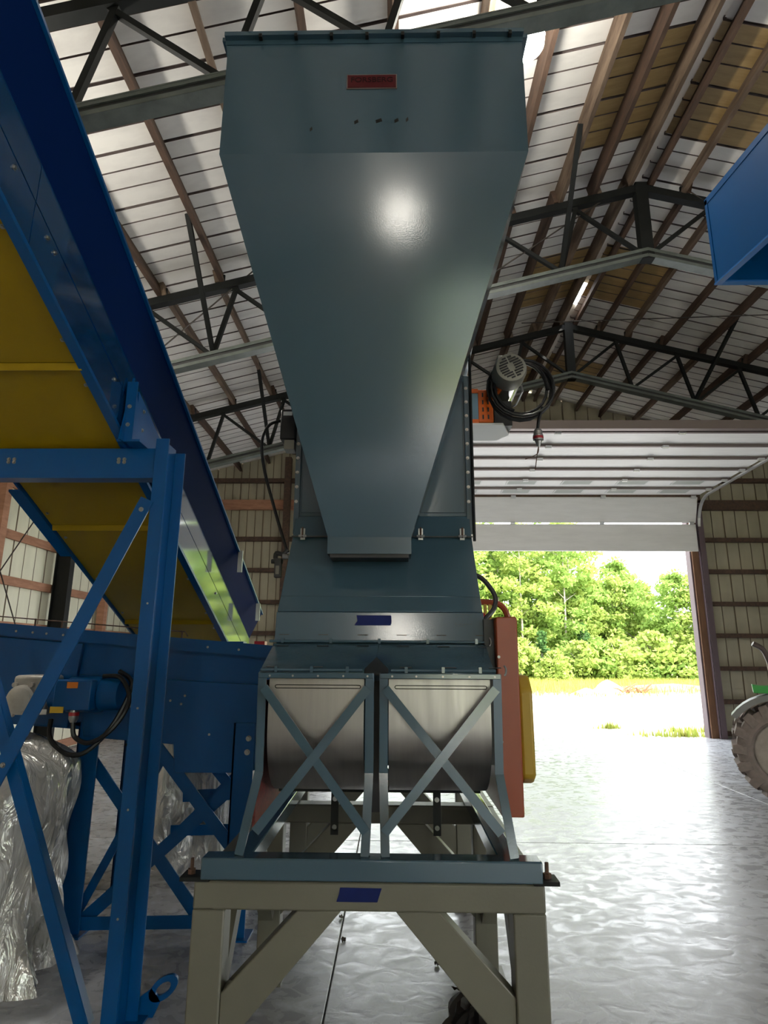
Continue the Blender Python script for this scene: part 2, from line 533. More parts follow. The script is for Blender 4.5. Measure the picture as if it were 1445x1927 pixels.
# roof
ceil = thing('ceiling', (XR, 0, 7.0), kind='structure')
def roof_profile(w):
    pts = [(0.0, 0, 0)]
    for c, hw, hh in ((0.035, 0.017, 0.03), (0.245, 0.009, 0.022), (0.46, 0.009, 0.022)):
        pts += [(c - hw, 0, 0), (c - hw * 0.8, hh, 1), (c + hw * 0.8, hh, 1), (c + hw, 0, 1)]
    pts.append((w, 0, 0))
    return pts
def roof_sheet(side, d0, d1, mats):
    m = MB()
    pr = roof_profile(0.690)
    n = len(pr)
    for d in (d0, d1):
        m.v += [(side * d, y, -SL * d + h) for y, h, k in pr]
    for i in range(n - 1):
        m.f.append((i, i + 1, n + i + 1, n + i))
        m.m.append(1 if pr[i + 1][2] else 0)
    return m.mesh('roof_sheet', mats, sharp=0)
for side in (-1, 1):
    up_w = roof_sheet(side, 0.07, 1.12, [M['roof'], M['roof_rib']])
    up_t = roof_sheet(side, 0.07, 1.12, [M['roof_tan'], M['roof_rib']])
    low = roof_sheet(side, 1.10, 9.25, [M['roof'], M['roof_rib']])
    for k in range(40):
        y = YB + k * 0.675
        t = (k % 5) in (2, 3) and y > 0
        place('roof_sheet', up_t if t else up_w, (XR, y, zroof(XR) + 0.003 * (k % 2)), ceil)
        place('roof_sheet', low, (XR, y, zroof(XR) - 0.006 + 0.003 * (k % 2)), ceil)
cap = MB().plate([(XR - 0.2, 0, zroof(XR) - 0.03), (XR, 0, zroof(XR) + 0.045), (XR + 0.2, 0, zroof(XR) - 0.03), (XR, 0, zroof(XR) + 0.05)], (0, 1.0, 0)).mesh('ridge_cap', M['roof'], (XR, 0, zroof(XR)))
for y0, y1 in ((-13.6, -9), (-9, -4.5), (-4.5, 0), (0, 4.6), (4.6, 9.15), (9.8, 13.6)):
    place('ridge_cap', cap, (XR, y0, zroof(XR)), ceil, None, (1, y1 - y0, 1))
# wooden purlins, one length for each bay
DXS = [0.13, 0.56, 1.06, 1.66, 2.35, 3.1, 3.9, 4.61, 5.32, 6.03, 6.74, 7.45, 8.16, 8.75]
ang = math.atan(SL)
for side in (-1, 1):
    pm = []
    for mm in ('wood', 'wood_pale'):
        a = MB().box(-0.027, 0.027, 0, BAY + 0.12, 0.0, 0.185)
        pm.append(a.mesh('purlin', M[mm]))
    for n, d in enumerate(DXS):
        for b in range(8):
            x = XR + side * d
            w = 1 if random.random() < (0.45 if side < 0 else 0.2) else 0
            off = 0.03 * (1 if (b + n) % 2 else -1)
            place('purlin', pm[w], (x + (off if d > 0.3 else 0), YB + b * BAY - 0.06, zc(x) + 0.002), ceil, (0, side * ang, 0))

# trusses
def truss(y, label, detail=True):
    t = thing('roof_truss', (XR, y, zc(XR) - 1.0), label, 'truss', 'steel roof trusses')
    D = 1.0
    L = 8.85
    for s in (-1, 1):
        def P(d, z): return (XR + s * d, y, zc(XR) - SL * d + z)
        MB().beam(P(0.0, -0.05), P(L, -0.05), 0.10, 0.10).build('top_chord', M['dark_steel'], t)
        bc = MB()
        for dz in (0.055, -0.055):
            bc.beam(P(0.0, -D + dz), P(L, -D + dz), 0.13, 0.012)
            bc.beam(P(0.0, -D + dz * 0.75), P(L, -D + dz * 0.75), 0.125, 0.042)
        bo = bc.build('bottom_chord', M['chord_steel'], t)
        MB().beam(P(0.0, -D), P(L, -D), 0.10, 0.07).build('chord_filler', M['black_paint'], bo)
        for k in range(1, 9):
            b0, t0, bp = k * 1.07, k * 1.07 - 0.24, (k - 1) * 1.07 + (0.06 if k == 1 else 0)
            if b0 > L: continue
            MB().beam(P(b0, -D + 0.03), P(t0, -0.08), 0.05, 0.05).build('web_strut', M['dark_steel'], t)
            MB().beam(P(bp, -D + 0.03), P(t0 + 0.06, -0.08), 0.045, 0.045).build('web_diagonal', M['dark_steel'], t)
        if detail:
            for d in DXS[1:]:
                MB().box(XR + s * d - 0.05, XR + s * d + 0.05, y - 0.012, y + 0.012, zc(XR + s * d) - 0.02, zc(XR + s * d) + 0.13).build('purlin_clip', M['dark_steel'], t)
    MB().box(XR - 0.075, XR + 0.075, y - 0.06, y + 0.06, zc(XR) - D - 0.09, zc(XR) + 0.02).build('king_post', M['dark_steel'], t)
    # columns that carry the truss at the side walls
    for s, xw in ((-1, XW0 + 0.22), (1, XW1 - 0.22)):
        m = MB()
        m.box(xw - 0.13, xw - 0.115, y - 0.07, y + 0.07, 0.0, zc(xw))
        m.box(xw + 0.115, xw + 0.13, y - 0.07, y + 0.07, 0.0, zc(xw))
        m.box(xw - 0.115, xw + 0.115, y - 0.006, y + 0.006, 0.0, zc(xw))
        m.build('column', M['dark_steel'], t)
        # knee brace
        MB().beam((xw - s * 0.1, y, zc(xw) - 2.0), (xw - s * 1.15, y, zc(xw - s * 1.15) - D), 0.06, 0.06).build('knee_brace', M['dark_steel'], t)
    return t
T0 = truss(BAY, 'dark steel roof truss nearest the camera, passing behind the top of the grey hopper')
T1 = truss(2 * BAY, 'dark steel roof truss in the middle, its peak right of the grey hopper')
T2 = truss(3 * BAY, 'dark steel roof truss farthest away, just in front of the raised overhead door')
# kicker struts from purlins down to the bottom chords, thin cross rods
def kicker(p, q, t):
    MB().beam(p, q, 0.05, 0.05).build('kicker_brace', M['dark_steel'], t)
def rod(p, q, t, r=0.009):
    MB().tube([p, q], r, 6).build('brace_rod', M['rod'], t)
def chord(d, y, s=-1): return (XR + s * d, y, zc(XR) - SL * d - 0.93)
def under(d, y, s=-1): return (XR + s * d, y, zc(XR) - SL * d + 0.10)
kicker(under(1.10, 2 * BAY - 1.15), chord(1.07, 2 * BAY), T1)
kicker(under(5.36, 2 * BAY - 1.15), chord(5.35, 2 * BAY), T1)
kicker(under(5.36, 3 * BAY - 1.1), chord(5.35, 3 * BAY), T2)
kicker(under(2.4, 3 * BAY - 1.1, 1), chord(2.14, 3 * BAY, 1), T2)
rod(chord(2.3, 2 * BAY), under(0.1, 2 * BAY), T1)
rod(chord(2.3, 2 * BAY, 1), under(0.5, 2 * BAY - 0.05, 1), T1)
rod(under(4.9, 2 * BAY), chord(6.3, 2 * BAY), T1)
rod(under(0.9, 3 * BAY - 0.3), under(6.2, 2 * BAY + 0.3, 1), T2)

# walls: ribbed sheets, timber girts and posts
def sheet_run(parent, a0, a1, n, put, base, top, mats, rib=0.30):
    w = (a1 - a0) / n
    for k in range(n):
        p0 = a0 + k * w
        pr = [(0, 0, 0)]
        for c in (0.03, 0.03 + w / 3, 0.03 + 2 * w / 3):
            hw = 0.016 if c < 0.1 else 0.009
            pr += [(c - hw, 0, 0), (c - hw * 0.6, 0.028, 1), (c + hw * 0.6, 0.028, 1), (c + hw, 0, 1)]
        pr.append((w, 0, 0))
        m = MB()
        nn = len(pr)
        for e in (0, 1):
            m.v += [put(p0 + t, h, base if e == 0 else top(p0 + t)) for t, h, q in pr]
        for i in range(nn - 1):
            m.f.append((i, i + 1, nn + i + 1, nn + i))
            m.m.append(1 if pr[i + 1][2] else 0)
        m.build('wall_sheet', mats, parent, sharp=0)
GZ = [0.09, 0.72, 1.39, 2.07, 2.74, 3.44, 4.14, 4.93]
def end_wall(name, y, s, DX0, DX1):
    w = thing(name, ((XW0 + XW1) / 2, y, 0), kind='structure')
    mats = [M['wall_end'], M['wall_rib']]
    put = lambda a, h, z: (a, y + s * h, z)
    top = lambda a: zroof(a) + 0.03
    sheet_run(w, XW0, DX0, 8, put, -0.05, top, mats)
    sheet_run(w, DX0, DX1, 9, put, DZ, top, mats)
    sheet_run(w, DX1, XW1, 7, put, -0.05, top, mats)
    def girt(x0, x1, z, hh=0.045, mt='wood'):
        MB().box(x0, x1, y - s * 0.13 if s > 0 else y + 0.01, y - 0.01 if s > 0 else y + 0.13, z - hh, z + hh).build('girt', M[mt], w)
    for z in GZ:
        big = z > 4.5
        girt(XW0 + 0.05, DX0 - 0.14, z, 0.11 if big else 0.045, 'girt' if big else 'wood')
        girt(DX1 + 0.22, XW1 - 0.05, z, 0.11 if big else 0.045)
    for z in (5.5, 6.2, 6.9):
        dx = (zroof(XR) - z) / SL - 0.2
        girt(max(XR - dx, XW0 + 0.05), min(XR + dx, XW1 - 0.05), z)
    girt(DX0 - 0.2, DX1 + 0.3, DZ + 0.10, 0.13, 'wood')
    for x in (-2.45, 9.3):
        MB().box(x - 0.07, x + 0.07, y - s * 0.30 if s > 0 else y + 0.14, y - 0.14 if s > 0 else y + 0.30, 0, zc(x) - 0.05).build('wall_post', M['wood'], w)
    return w
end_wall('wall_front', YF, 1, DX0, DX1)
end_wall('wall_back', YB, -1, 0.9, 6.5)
def side_wall(name, x, s):
    w = thing(name, (x, 0, 0), kind='structure')
    put = lambda a, h, z: (x + s * h, a, z)
    top = lambda a: zroof(x) + 0.02
    mats = [M['wall'], M['wall_rib']]
    gap = None
    if s > 0:                                   # unseen opening added to the right wall behind the camera, for more daylight
        gap = (YB + 1.5 * BAY + 0.1, YB + 3.5 * BAY - 0.1)
        sheet_run(w, YB, gap[0], 6, put, -0.05, top, mats)
        sheet_run(w, gap[0], gap[1], 7, put, 4.5, top, mats)
        sheet_run(w, gap[1], YF, 17, put, -0.05, top, mats)
    else:
        sheet_run(w, YB, YF, 30, put, -0.05, top, mats)
    for z in (0.1, 0.72, 1.36, 2.0, 2.66, 3.34, 4.1, 4.9):
        for b in range(8):
            y0 = YB + b * BAY
            if gap and z < 4.5 and b in (1, 2, 3): continue
            MB().box(*sorted((x - s * 0.06, x - s * 0.01)), y0 + 0.01, y0 + BAY - 0.01, z - 0.065, z + 0.065).build('girt', M['girt'], w)
    for b in range(8):
        y0 = YB + (b + 0.5) * BAY
        if gap and b == 2: continue
        MB().box(*sorted((x - s * 0.062, x - s * 0.20)), y0 - 0.07, y0 + 0.07, 0, zc(x) - 0.05).build('wall_post', M['girt'], w)
    return w
wl_ = side_wall('wall_left', XW0, -1)
rod((XW0 + 0.24, 6.85, 4.9), (XW0 + 0.24, 10.0, 0.6), wl_)
rod((XW0 + 0.26, 10.0, 4.9), (XW0 + 0.26, 6.85, 0.6), wl_)
side_wall('wall_right', XW1, 1)

# ------------------------------------------------------------------ overhead sectional door, run up on its tracks
door = thing('door_1', ((DX0 + DX1) / 2, YF, 0), kind='structure')
door['label'] = 'white sectional overhead door run up under the roof'
DW0, DW1 = DX0 - 0.06, DX1 + 0.10
path = [(13.30, 3.87), (13.30, 4.47), (13.10, 5.00)]
y = 12.98
zt = 5.06
sections = [((13.30, 3.87), (13.30, 4.47)), ((13.29, 4.50), (13.08, 5.03))]
while y > 9.3:
    sections.append(((y, zt), (y - 0.60, zt + 0.012)))
    y -= 0.63
    zt += 0.012
hinge_me = MB().box(-0.05, 0.05, -0.035, 0.035, -0.03, 0.0).tube([(-0.05, 0, -0.035), (0.05, 0, -0.035)], 0.012, 6).mesh('hinge', M['track'])
for n, (a, b) in enumerate(sections):
    a, b = Vector((0, *a)), Vector((0, *b))
    d = (b - a).normalized()
    nrm = Vector((0, d.z, -d.y))                       # outward side (down / towards outside)
    nrm = Vector((0, -d.z, d.y)) * -1
    up = Vector((0, d.z, -d.y))
    th = up * 0.045
    m = MB()
    m.plate([(DW0, a.y, a.z), (DW1, a.y, a.z), (DW1, b.y, b.z), (DW0, b.y, b.z)], th)
    s_ = m.build('door_section', M['door_white'], door, bevel=0.004)
    inn = -up
    # shallow pressed grooves along the section
    if n >= 2:
        st = MB()
        p = b - d * 0.035 + inn * 0.02
        st.beam((DW0, p.y, p.z), (DW1, p.y, p.z), 0.055, 0.05, up=tuple(up))
        st.build('stiffener', M['door_strut'], s_)
    if n in (2, 3):
        for k in range(7):
            x0 = DW0 + 0.35 + k * 1.12
            c0, c1 = a + d * 0.16 + inn * 0.004, a + d * 0.44 + inn * 0.004
            fr = MB().plate([(x0, c0.y, c0.z), (x0 + 0.62, c0.y, c0.z), (x0 + 0.62, c1.y, c1.z), (x0, c1.y, c1.z)], inn * 0.012).build('window_frame', M['white_plastic'], s_)
            i0, i1 = a + d * 0.19 + inn * 0.012, a + d * 0.41 + inn * 0.012
            MB().plate([(x0 + 0.03, i0.y, i0.z), (x0 + 0.59, i0.y, i0.z), (x0 + 0.59, i1.y, i1.z), (x0 + 0.03, i1.y, i1.z)], inn * 0.006).build('window_pane', M['pane'], s_)
    for k in range(5):
        x = DW0 + 0.12 + (DW1 - DW0 - 0.24) * k / 4
        p = b + d * 0.012 + inn * 0.045
        o = place('hinge', hinge_me, (x, p.y, p.z), door)
        o.rotation_euler = (math.atan2(d.z, -d.y) * -1, 0, 0)
for x, s in ((DW0 - 0.05, -1), (DW1 + 0.05, 1)):
    pth = [(x, 13.27, 0.0), (x, 13.27, 4.35)]
    for k in range(1, 9):
        g_ = math.pi / 2 * k / 8
        pth.append((x, 13.27 - 0.55 * (1 - math.cos(g_)), 4.35 + 0.66 * math.sin(g_)))
    pth.append((x, 9.0, 5.12))
    m = MB()
    for p, q in zip(pth[:-1], pth[1:]):
        p, q = Vector(p), Vector(q)
        dd = (q - p).normalized() * 0.01
        m.beam(p - dd, q + dd, 0.06, 0.03, up=(0, 1, 0.3))
    m.build('track', M['track'], door)
    MB().beam((x, 9.05, 5.12), (x, 9.05, zc(x) - 0.1), 0.04, 0.04, up=(0, 1, 0)).build('track_hanger', M['track'], door)
MB().box(DW0, DW1, 9.0, 9.1, 5.06, 5.2).build('header_bar', M['door_strut'], door)
def jamb(x0, x1, s):
    nm = 'door_jamb'
    j = MB().box(x0, x1, 13.36, 13.52, 0, DZ).build(nm, M['jamb'], door)
    e = x0 if s > 0 else x1
    MB().box(e - 0.035, e + 0.035, 13.40, 13.60, 0, DZ).build('jamb_seal', M['jamb_purple'], j)
    e = x1 if s > 0 else x0
    MB().box(e - 0.02 - (0.0 if s > 0 else 0.08), e + 0.02 + (0.08 if s > 0 else 0.0), 13.25, 13.45, 0, DZ).build('jamb_post', M['jamb_purple'], j)
jamb(DX1 - 0.02, DX1 + 0.14, 1)
jamb(DX0 - 0.14, DX0 + 0.02, -1)
#####PART3
# ------------------------------------------------------------------ beige stand under the machine
BX0, BX1 = -0.716, 0.525
stand = thing('machine_stand', (-0.095, 3.0, 0), 'beige welded steel stand with diagonal corner braces under the grey-blue machine', 'stand')
TOPZ = 0.82
def leg_pair(y0, y1, front):
    for x0, x1 in ((BX0, BX0 + 0.115), (BX1 - 0.115, BX1)):
        MB().box(x0, x1, y0, y1, 0.012, TOPZ - 0.092).build('leg', M['beige'], stand, bevel=0.006)
    MB().box(BX0, BX1, y0, y1, TOPZ - 0.0925, TOPZ).build('top_beam', M['beige'], stand, bevel=0.008)
    for s in (-1, 1):
        xc = (BX0 + BX1) / 2
        ex = xc + s * (BX1 - BX0) / 2                      # outer face
        inn = ex - s * 0.115
        # band from the beam underside down to the leg
        poly = [(inn - s * 0.255, TOPZ - 0.0925), (inn - s * 0.41, TOPZ - 0.0925), (inn - s * 0.0, 0.285), (inn, 0.47)]
        if s > 0: poly = poly[::-1]
        MB().prism(poly, y0 + 0.008, y1 - 0.008, 'y').build('corner_brace', M['beige'], stand, bevel=0.004)
leg_pair(2.40, 2.50, True)
leg_pair(3.56, 3.66, False)
leg_pair(4.50, 4.60, False)
for x0, x1 in ((BX0, BX0 + 0.10), (BX1 - 0.10, BX1)):
    MB().box(x0 + 0.004, x1 - 0.004, 2.50, 3.56, TOPZ - 0.09, TOPZ - 0.002).build('side_beam', M['beige'], stand, bevel=0.005)
    MB().box(x0 + 0.004, x1 - 0.004, 3.66, 4.50, TOPZ - 0.09, TOPZ - 0.002).build('side_beam', M['beige'], stand, bevel=0.005)
    xm = (x0 + x1) / 2
    MB().beam((xm, 2.51, 0.30), (xm, 2.85, 0.71), 0.07, 0.075).build('side_brace', M['beige'], stand)
    MB().beam((xm, 3.55, 0.30), (xm, 3.21, 0.71), 0.07, 0.075).build('side_brace', M['beige'], stand)
for x, s in ((BX0 + 0.055, -1), (BX1 - 0.055, 1)):
    for y in (2.45, 3.61, 4.55):
        f = MB().box(x - 0.09, x + 0.09, y - 0.13, y + 0.10, 0.0, 0.012).build('foot_plate', M['beige'], stand)
        for dy in (-0.10, -0.05):
            MB().tube([(x + 0.045 * s * 0, y + dy, 0.012), (x, y + dy, 0.05)], 0.009, 6).lathe((x, y + dy, 0.012), (0, 0, 1), [(0, 0.018), (0.016, 0.018)], 6).build('anchor_bolt', M['rust'], f)
tp = MB().plate([(-0.208, 2.398, 0.760), (-0.064, 2.398, 0.760), (-0.058, 2.398, 0.778), (-0.049, 2.398, 0.804), (-0.196, 2.398, 0.805), (-0.199, 2.398, 0.785)], (0, 0.0015, 0))
tp.build('tape_strip', M['tape'], stand, 'strip of blue masking tape')

# ------------------------------------------------------------------ the grey-blue machine
mach = thing('seed_processing_machine', (-0.075, 3.0, TOPZ), 'tall grey-blue machine with a tapering hopper above two stainless drum covers', 'machine')
ML, MR = -0.55, 0.40
GP = M['grey_paint']
# base frame
bf = MB()
bf.box(-0.692, 0.517, 2.385, 2.47, TOPZ + 0.006, TOPZ + 0.078)
bf.build('base_beam', GP, mach, bevel=0.006)
for x in (-0.60, 0.37):
    MB().box(x, x + 0.075, 2.47, 4.2, TOPZ + 0.008, TOPZ + 0.075).build('base_rail', GP, mach, bevel=0.004)
MB().box(-0.692, 0.517, 4.2, 4.28, TOPZ + 0.006, TOPZ + 0.078).build('base_beam', GP, mach, bevel=0.006)
for x0, x1 in ((-0.765, -0.66), (0.485, 0.575)):
    pl = MB().box(x0, x1, 2.39, 2.47, TOPZ - 0.006 + 0.006, TOPZ + 0.014).build('hold_down_plate', M['dark_steel'], mach)
    xb = x0 + 0.03 if x0 < 0 else x1 - 0.035
    MB().tube([(xb, 2.43, TOPZ + 0.014), (xb, 2.43, TOPZ + 0.065)], 0.007, 6).lathe((xb, 2.43, TOPZ + 0.014), (0, 0, 1), [(0, 0.015), (0.016, 0.015)], 6).build('stud', M['rust'], pl)
# uprights with a kink at their lower third, one pair for each drum
ZB = TOPZ + 0.078
def upright(x, xb):
    m = MB()
    w = 0.030
    pts = [(xb, 2.42, ZB), (x, 2.490, 1.167), (x, 2.465, 1.535)]
    m.beam(pts[0], pts[1], w, 0.008, up=(0, -1, 0.2))
    m.beam(pts[1], pts[2], w, 0.008, up=(0, -1, 0))
    s = 1 if x in (-0.521, -0.046) else -1
    m.beam((pts[0][0] - s * w / 2, pts[0][1] + 0.018, pts[0][2]), (pts[1][0] - s * w / 2, pts[1][1] + 0.018, pts[1][2]), 0.006, 0.036, up=(0, -1, 0.2))
    m.beam((pts[1][0] - s * w / 2, pts[1][1] + 0.018, pts[1][2]), (pts[2][0] - s * w / 2, pts[2][1] + 0.018, pts[2][2]), 0.006, 0.036, up=(0, -1, 0))
    m.build('upright', GP, mach)
for x, xb in ((-0.521, -0.565), (-0.103, -0.112), (-0.046, -0.036), (0.391, 0.424)):
    upright(x, xb)
for a, b in ((-0.536, -0.088), (-0.061, 0.406)):
    r_ = MB().box(a, b, 2.455, 2.50, 1.515, 1.535).build('top_rail', GP, mach, bevel=0.002)
    bolts(r_, [(a + (b - a) * t, 2.455, 1.524) for t in (0.1, 0.3, 0.52, 0.74, 0.95)], s=0.32)
# stainless drum covers, curling under at the bottom
def drum(x0, x1):
    prof = [(2.500, 1.512), (2.497, 1.42), (2.497, 1.33)]
    c_y, c_z, rad = 2.497 + 0.30, 1.33, 0.30
    for k in range(1, 13):
        g_ = math.pi / 2 * k / 12
        prof.append((c_y - rad * math.cos(g_), c_z - rad * 0.92 * math.sin(g_)))
    prof.append((3.05, c_z - rad * 0.92))
    inner = [(y_ + 0.012, z_ + 0.006) for y_, z_ in prof[::-1]]
    o = MB().prism(prof + inner, x0, x1, 'x').build('drum_cover', M['stainless'], mach, sharp=40)
    s0, s1, z0, z1 = x0 + 0.03, x1 - 0.02, 1.476, 1.488
    m = MB()
    m.tube([(s0, 2.4965, z0), (s1, 2.4965, z0)], 0.0016, 6).tube([(s0, 2.4965, z1), (s1, 2.4965, z1)], 0.0016, 6)
    for xx, sg in ((s0, -1), (s1, 1)):
        m.tube([(xx + sg * 0.006 * math.sin(t), 2.4965, (z0 + z1) / 2 + 0.006 * math.cos(t)) for t in [math.pi * k / 6 for k in range(7)]], 0.0016, 6)
    m.build('pressed_slot', M['dark_steel'], o)
    MB().box(x0, x1, 3.05, 3.06, 1.02, 1.5).build('drum_back', M['black_paint'], mach)
drum(-0.500, -0.125)
drum(-0.028, 0.370)
# flat X braces over the drums
def xbrace(x0, x1, d0, d1):
    a, b = (x0, 2.452, 1.48), (x1, 2.432, 0.975)
    MB().beam(a, b, 0.034, 0.006, up=(0, -1, 0)).build('brace_bar', GP, mach)
    a, b = (x1, 2.444, 1.48), (x0, 2.424, 0.975)
    MB().beam(a, b, 0.034, 0.006, up=(0, -1, 0)).build('brace_bar', GP, mach)
xbrace(-0.512, -0.108, 0, 0)
xbrace(-0.042, 0.384, 0, 0)
# black sheet as shade in the drum gap, red screen at the left end
MB().box(-0.118, -0.034, 2.62, 2.635, 1.0, 1.50).build('gap_shade', M['black_paint'], mach)
MB().box(-0.545, -0.535, 2.52, 3.2, 0.96, 1.50).build('side_screen', M['red_screen'], mach, 'dark red perforated end screen')
for x in (-0.258, 0.174):
    st = MB()
    st.box(x - 0.016, x + 0.016, 2.80, 2.806, 0.87, 1.05).build('adjuster_strap', M['dark_steel'], mach)
    bolts(mach, [(x, 2.80, 0.90), (x, 2.80, 1.01)], s=0.8)
MB().box(-0.50, 0.36, 2.81, 2.84, 1.035, 1.055).build('strap_bar', M['dark_steel'], mach)
# body behind the covers
PROF = [(2.475, 1.537), (2.815, 1.658), (2.835, 1.800), (2.90, 1.875), (3.165, 2.215), (3.235, 2.340)]
body = [(y_ + 0.02, z_ - 0.004) for y_, z_ in PROF] + [(3.95, 2.33), (3.95, 1.10), (3.07, 1.10), (2.75, 1.525)]
MB().prism(body, ML + 0.006, MR - 0.006, 'x').build('body', GP, mach)
def cover(name, i, x0, x1, off=(0, 0.010, -0.006), trim=0.0, mt=GP):
    (ya, za), (yb, zb) = PROF[i], PROF[i + 1]
    return MB().plate([(x0, ya, za), (x1, ya, za), (x1, yb, zb - trim), (x0, yb, zb - trim)], off).build(name, mt, mach, bevel=0.002)
(ya, za), (yb, zb) = PROF[0], PROF[1]
def onp(x, t): return (x, ya + (yb - ya) * t, za + (zb - za) * t)
MB().plate([onp(ML + 0.012, 0), onp(-0.125, 0), onp(-0.125, 0.12), onp(-0.082, 0.50), onp(-0.075, 0.97), onp(ML, 0.97)], (0, 0.006, -0.010)).build('drum_hood', GP, mach, bevel=0.002)
MB().plate([onp(-0.030, 0), onp(MR - 0.012, 0), onp(MR, 0.97), onp(-0.075, 0.97), onp(-0.082, 0.50), onp(-0.030, 0.12)], (0, 0.006, -0.010)).build('drum_hood', GP, mach, bevel=0.002)
MB().plate([onp(-0.124, 0.0), onp(-0.031, 0.0), onp(-0.031, 0.12), onp(-0.082, 0.495), onp(-0.124, 0.12)], (0, 0.006, -0.0108)).build('hood_gap', M['black_paint'], mach)  # black sheet stands in for the dark open notch
fd = cover('front_door', 1, ML, MR, (0, 0.012, 0), 0.004)
cover('lower_lip', 2, ML + 0.004, MR - 0.004)
sc = cover('sloped_cover', 3, ML + 0.004, MR - 0.004, (0, 0.012, -0.008))
cover('ledge_plate', 4, ML + 0.004, MR - 0.004)
# hinge rods with their slotted straps
def hinge_line(y_, z_, x0, x1, n, dz):
    h = MB().tube([(x0, y_, z_), (x1, y_, z_)], 0.006, 8).build('hinge_rod', GP, mach)
    for k in range(n):
        x = x0 + 0.06 + (x1 - x0 - 0.12) * k / (n - 1)
        MB().box(x - 0.006, x + 0.006, y_ - 0.008, y_ + 0.012, z_ - 0.009, z_ + 0.014).build('hinge_clip', GP, h)
hinge_line(2.806, 1.664, ML - 0.02, MR + 0.02, 5, 0)
hinge_line(2.468, 1.546, ML + 0.02, -0.13, 3, 0)
hinge_line(2.468, 1.546, -0.02, MR - 0.012, 3, 0)
for k in range(6):
    x = ML + 0.02 + k * 0.178
    p = onp(x, 0.86)
    MB().plate([(x, p[1] - 0.001, p[2] + 0.001), (x + 0.055, p[1] - 0.001, p[2] + 0.001), (x + 0.052, p[1] + 0.005, p[2] + 0.0035), (x + 0.003, p[1] + 0.005, p[2] + 0.0035)], (0, -0.001, 0.002)).build('hood_slot', M['black_paint'], mach)
    MB().box(x, x + 0.045, 2.8175, 2.822, 1.692, 1.695).build('door_slot', M['black_paint'], mach)
    if k != 2:
        p = onp(x, 0.14)
        MB().plate([(x + 0.01, p[1] - 0.001, p[2] + 0.001), (x + 0.06, p[1] - 0.001, p[2] + 0.001), (x + 0.057, p[1] + 0.005, p[2] + 0.0035), (x + 0.013, p[1] + 0.005, p[2] + 0.0035)], (0, -0.001, 0.002)).build('hood_slot', M['black_paint'], mach)
# tape and pencilled marks on the front door
def fdp(x, z, o=0.0012): return (x, 2.815 + (z - 1.658) * 0.141 - o, z)
MB().plate([fdp(-0.190, 1.737), fdp(-0.025, 1.737), fdp(-0.020, 1.752), fdp(-0.022, 1.782), fdp(-0.180, 1.782), fdp(-0.176, 1.757)], (0, -0.001, 0)).build('tape_strip', M['tape'], mach, 'strip of blue masking tape')
rr = random.Random(3)
def scribble(x0, x1, z):
    m = MB()
    x = x0
    while x < x1:
        w = rr.uniform(0.003, 0.008)
        m.tube([fdp(x, z + rr.uniform(-0.003, 0.003)), fdp(x + w * 0.5, z + rr.uniform(-0.004, 0.004)), fdp(x + w, z + rr.uniform(-0.003, 0.003))], 0.0007, 4)
        x += w + rr.uniform(0.001, 0.005)
    m.build('pencil_mark', M['marker'], mach)
for x0, x1, z in ((0.268, 0.34, 1.787), (0.276, 0.31, 1.776), (0.27, 0.342, 1.744), (0.28, 0.31, 1.735)):
    scribble(x0, x1, z)
# latches along the cover
def latch(x, y_, z_):
    l = MB().box(x - 0.012, x + 0.012, y_ - 0.012, y_, z_ - 0.03, z_ + 0.03).build('toggle_latch', M['zinc'], mach)
    MB().tube([(x - 0.02, y_ - 0.018, z_ - 0.012), (x + 0.02, y_ - 0.018, z_ - 0.012)], 0.007, 8).build('latch_pin', M['zinc'], l)
    MB().tube([(x, y_ - 0.02, z_ + 0.034), (x, y_ - 0.02, z_ - 0.02)], 0.005, 6).build('latch_hook', M['rust'], l)
for x in (0.128, 0.345, -0.49):
    latch(x, 3.150, 2.222)
MB().box(ML, MR, 3.146, 3.158, 2.208, 2.214).build('cover_seam', M['black_paint'], mach)
# tall housing behind the hopper
HL, HR = -0.558, 0.412
MB().box(HL, HR, 3.245, 3.95, 2.34, 3.14).build('housing', GP, mach, bevel=0.004)
MB().box(HL + 0.04, HR - 0.04, 3.236, 3.244, 2.36, 3.12).build('access_panel', GP, mach, bevel=0.002)
for x in (HL, HR - 0.03):
    f = MB().box(x, x + 0.03, 3.226, 3.236, 2.24, 3.16).build('flange', GP, mach, bevel=0.002)
    bolts(f, [(x + 0.012, 3.226, 2.42 + 0.083 * k) for k in range(9)], s=0.75)
MB().tube([(HR + 0.006, 3.215, 2.20), (HR + 0.006, 3.215, 3.40)], 0.008, 8).build('conduit', M['dark_steel'], mach)
